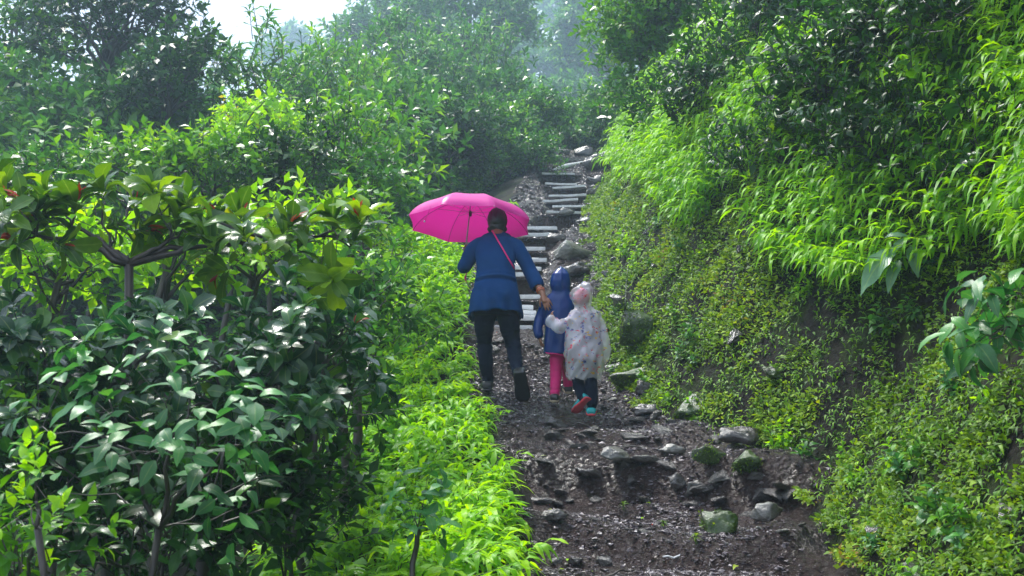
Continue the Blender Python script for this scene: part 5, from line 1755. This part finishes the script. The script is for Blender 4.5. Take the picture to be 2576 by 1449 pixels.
# ---- child in the blue raincoat
def child_blue():
    Yc = 9.5; u = Yc / F
    root = P(1405, 1012, 9.4)
    ob = thing('person', (root[0], root[1], float(path_z(root[0], root[1]))), 'child in a shiny blue hooded raincoat and hot pink trousers', 'person')
    g = Geo()
    hc = P(1410, 707, Yc)
    head(g, hc, (.066, .078, .088), (0, 1, 0))
    limb(g, [P(1410, 745, Yc), hc], [.04, .04])
    loft(g, [(P(1409, 745, Yc), 20 * u, .045), (P(1408, 758, Yc), 32 * u, .06), (P(1407, 820, Yc), 28 * u, .065), (P(1406, 880, Yc), 28 * u, .07)])
    limb(g, [P(1380, 765, Yc), P(1359, 800, Yc), P(1356, 848, Yc - .04)], [.034, .028, .020])
    hand(g, P(1357, 846, Yc - .04), P(1362, 872, Yc - .05) - P(1357, 846, Yc - .04), V(.8, .3, 0), .115, -1, [.25, .3, .3, .35], .08)
    limb(g, [P(1434, 765, Yc), P(1446, 800, Yc + .05), P(1440, 835, Yc + .15)], [.034, .028, .020])
    hand(g, P(1440, 835, Yc + .15), V(-.3, .3, -1), V(-1, 0, 0), .115, 1, [.3, .3, .3, .35], .08)
    limb(g, [P(1399, 875, Yc), P(1399, 940, Yc), P(1400, 992, 9.42)], [.05, .035, .026])
    limb(g, [P(1424, 875, Yc), P(1428, 930, Yc + .08), P(1430, 975, Yc + .12)], [.05, .035, .026])
    link('body', remesh('body', g, .0055, 2), M['skin'], ob)
    g = Geo()
    limb(g, [P(1400, 870, Yc), P(1400, 900, Yc), P(1399, 940, Yc - .01), P(1397, 970, 9.45), P(1396, 990, 9.42)], [.062, .056, .047, .043, .042])
    limb(g, [P(1424, 870, Yc), P(1427, 925, Yc + .1), P(1430, 968, Yc + .12)], [.060, .048, .040])
    link('trousers', remesh('trousers', g, .007, 3, folds(.0035, 7, 40, 15)), M['pinkt'], ob)
    # raincoat
    g = Geo()
    loft(g, [(P(1413, 672, Yc + .01), 2 * u, .01), (P(1412, 679, Yc + .01), 13 * u, .05), (P(1410, 690, Yc), 22 * u, .08), (P(1409, 706, Yc), 25 * u, .094), (P(1409, 720, Yc), 25 * u, .09), (P(1410, 733, Yc), 22 * u, .075),
             (P(1410, 741, Yc), 27 * u, .075), (P(1409, 752, Yc), 37 * u, .085), (P(1408, 775, Yc), 38 * u, .10), (P(1407, 810, Yc), 36 * u, .105), (P(1406, 850, Yc), 36 * u, .11), (P(1405, 889, Yc), 37 * u, .12)], 32)
    limb(g, [P(1385, 762, Yc), P(1372, 775, Yc), P(1359, 800, Yc), P(1353, 826, Yc - .03), P(1356, 842, Yc - .04)], [.048, .048, .044, .040, .037])
    limb(g, [P(1431, 762, Yc), P(1446, 795, Yc + .05), P(1441, 832, Yc + .15)], [.048, .05, .042])
    f0 = folds(.010, 8, 3.2, 21)
    zh = P(1405, 878, Yc)[2]; zt = P(1405, 735, Yc)[2]
    def cd(co, nm):
        hood = np.clip((co[:, 2] - zt) / .03, 0, 1)
        return f0(co, nm) * (1 - .5 * hood) + hood * .010 * np.exp(-((co[:, 0] - P(1411, 700, Yc)[0]) / .006) ** 2) * (nm[:, 1] < 0)
    fc = P(1410, 707, Yc) + V(0, .11, -.01)
    link('raincoat', remesh('raincoat', g, .007, 3, cd, cut=lambda c, n: (c.z < zh and n.z < -.6) or (c - Vector(fc)).length < .062, thick=.002), M['coat'], ob)
    # red hem
    g = Geo()
    th = np.linspace(0, 2 * PI, 49)
    c = P(1405, 889, Yc)
    tube(g, [c + V(math.cos(a) * 36.5 * u, math.sin(a) * .118, .004 * math.sin(a * 6) + .018 * math.cos(a + .6) * (-1)) for a in th], [.006] * 49, 6, cap=False)
    link('hem_trim', g.mesh('hem_trim'), M['pinkt'], ob)
    h = P(1394, 1012, 9.33)
    s = shoe(ob, h, h + V(.02, .165, .03), (0, -.1, 1), .082, M['black'], M['beige'])
    h = P(1430, 990, Yc + .09)
    shoe(ob, h, h + V(0, .165, .03), (0, -.1, 1), .082, M['black'], M['beige'])
child_blue()


# ---- child in the clear printed raincoat
def child_print():
    Yc = 9.15; u = Yc / F
    root = P(1485, 1040, 9.1)
    ob = thing('person', (root[0], root[1], float(path_z(root[0], root[1]))), 'small child in a clear printed hooded raincoat holding the hand of the woman', 'person')
    g = Geo()
    hc = P(1462, 750, Yc)
    head(g, hc, (.056, .066, .072), (-.45, .9, 0))
    limb(g, [P(1466, 785, Yc), hc], [.038, .038])
    loft(g, [(P(1466, 786, Yc), 20 * u, .045), (P(1467, 798, Yc), 31 * u, .058), (P(1470, 850, Yc), 29 * u, .065), (P(1470, 915, Yc), 30 * u, .075)])
    wr = P(1392, 803, 9.28)
    limb(g, [P(1439, 803, Yc), P(1414, 820, Yc + .06), wr], [.032, .026, .019])
    hand(g, wr, P(1381, 775, 9.34) - wr, V(.5, .5, .3), .11, 1, [.45, .5, .5, .55], .05)
    limb(g, [P(1497, 805, Yc), P(1508, 850, Yc - .02), P(1506, 892, Yc)], [.034, .028, .020])
    hand(g, P(1506, 890, Yc), V(-.05, .2, -1), V(-1, 0, 0), .11, -1, [.3, .3, .3, .35], .08)
    limb(g, [P(1456, 910, Yc), P(1456, 955, Yc + .06), P(1465, 998, Yc - .06)], [.040, .024, .022])
    limb(g, [P(1486, 910, Yc), P(1489, 960, Yc + .02), P(1489, 1024, 9.1)], [.040, .026, .024])
    link('body', remesh('body', g, .0055, 2), M['skin'], ob)
    g = Geo()
    ell(g, hc + V(.006, -.010, .006), (.060, .068, .074))
    fcc = hc + V(-.045, .08, -.02)
    link('cap', remesh('cap', g, .006, 2, None, cut=lambda c, n: (c - Vector(fcc)).length < .058), M['cap'], ob)
    g = Geo()
    loft(g, [(P(1466, 783, Yc), 22 * u, .05), (P(1467, 795, Yc), 33 * u, .064), (P(1470, 850, Yc), 31 * u, .072), (P(1470, 905, Yc), 33 * u, .082)])
    limb(g, [P(1443, 800, Yc), P(1416, 820, Yc + .06), P(1400, 809, 9.26)], [.038, .033, .026])
    limb(g, [P(1493, 802, Yc), P(1508, 850, Yc - .02), P(1506, 880, Yc)], [.038, .034, .028])
    link('shirt', remesh('shirt', g, .007, 3, folds(.003, 9, 8, 33)), M['shirt'], ob)
    g = Geo()
    loft(g, [(P(1470, 890, Yc), 29 * u, .075), (P(1471, 925, Yc), 31 * u, .08)])
    limb(g, [P(1457, 905, Yc), P(1453, 935, Yc + .05), P(1455, 965, Yc + .06), P(1463, 992, Yc - .02), P(1466, 1002, Yc - .06)], [.058, .056, .048, .045, .040])
    limb(g, [P(1484, 905, Yc), P(1487, 950, Yc + .02), P(1489, 990, 9.12), P(1489, 1018, 9.1)], [.058, .052, .047, .044])
    link('trousers', remesh('trousers', g, .007, 3, folds(.003, 8, 26, 35)), M['navy'], ob)
    # clear raincoat
    g = Geo()
    loft(g, [(P(1467, 711, Yc), 2 * u, .01), (P(1466, 717, Yc), 15 * u, .055), (P(1463, 728, Yc), 23 * u, .082), (P(1460, 742, Yc), 26 * u, .090), (P(1461, 756, Yc), 26 * u, .088), (P(1464, 769, Yc), 22 * u, .072),
             (P(1466, 777, Yc), 25 * u, .072), (P(1467, 787, Yc), 36 * u, .088), (P(1468, 810, Yc), 41 * u, .112), (P(1470, 850, Yc), 45 * u, .125), (P(1472, 890, Yc), 48 * u, .135), (P(1470, 925, Yc), 44 * u, .13),
             (P(1467, 952, Yc), 40 * u, .125, lambda th: .012 * np.sin(th * 5))], 36)
    limb(g, [P(1444, 800, Yc), P(1424, 815, Yc + .04), P(1406, 822, Yc + .08), P(1391, 810, 9.27), P(1388, 806, 9.28)], [.052, .052, .052, .050, .050])
    limb(g, [P(1490, 800, Yc), P(1506, 830, Yc), P(1513, 865, Yc), P(1512, 895, Yc)], [.05, .052, .048, .046])
    # brim of the hood, pointing left
    limb(g, [P(1443, 742, Yc + .03), P(1433, 752, Yc + .06)], [.035, .012])
    f0 = folds(.016, 7, 1.6, 41)
    f1 = folds(.009, 17, 6, 44)
    zh = P(1467, 940, Yc)[2]
    fc = hc + V(-.065, .10, -.01)
    cuff = P(1386, 803, 9.285)
    cm = remesh('raincoat', g, .007, 2, lambda co, nm: f0(co, nm) + f1(co, nm),
        cut=lambda c, n: (c.z < zh and n.z < -.6) or (c - Vector(fc)).length < .06 or ((c - Vector(cuff)).length < .052 and n.x < -.45 and c.x < float(P(1389, 800, 9.28)[0])))
    link('raincoat', cm, M['print'], ob)
    heel, toe = P(1482, 1003, 9.05), P(1444, 1040, 9.12)
    shoe(ob, heel, toe, (-.25, .62, .72), .088, M['teal'], M['redsole'], 'lifted teal shoe with its red sole showing')
    h = P(1487, 1046, 9.02)
    shoe(ob, h, h + V(.01, .15, .03), (0, -.1, 1), .085, M['teal'], M['redsole'])
child_print()


# ------------------------------------------------------------------ mist
def haze():
    bm = bmesh.new()
    bmesh.ops.create_cube(bm, size=1)
    m = bpy.data.meshes.new('haze')
    bm.to_mesh(m); bm.free()
    mt = bpy.data.materials.new('mist')
    mt.use_nodes = True
    n = mt.node_tree
    n.nodes.clear()
    o = n.nodes.new('ShaderNodeOutputMaterial')
    v = n.nodes.new('ShaderNodeVolumePrincipled')
    v.inputs['Color'].default_value = (.60, .80, 1, 1)
    v.inputs['Density'].default_value = HAZE
    v.inputs['Anisotropy'].default_value = .45
    n.links.new(v.outputs[0], o.inputs['Volume'])
    ob = link('haze', m, mt, kind='stuff', label='thin pale mist hanging over the whole hillside', cat='mist')
    ob.location = (0, 80, 24)
    ob.scale = (190, 186, 76)
HAZE = .0028
haze()
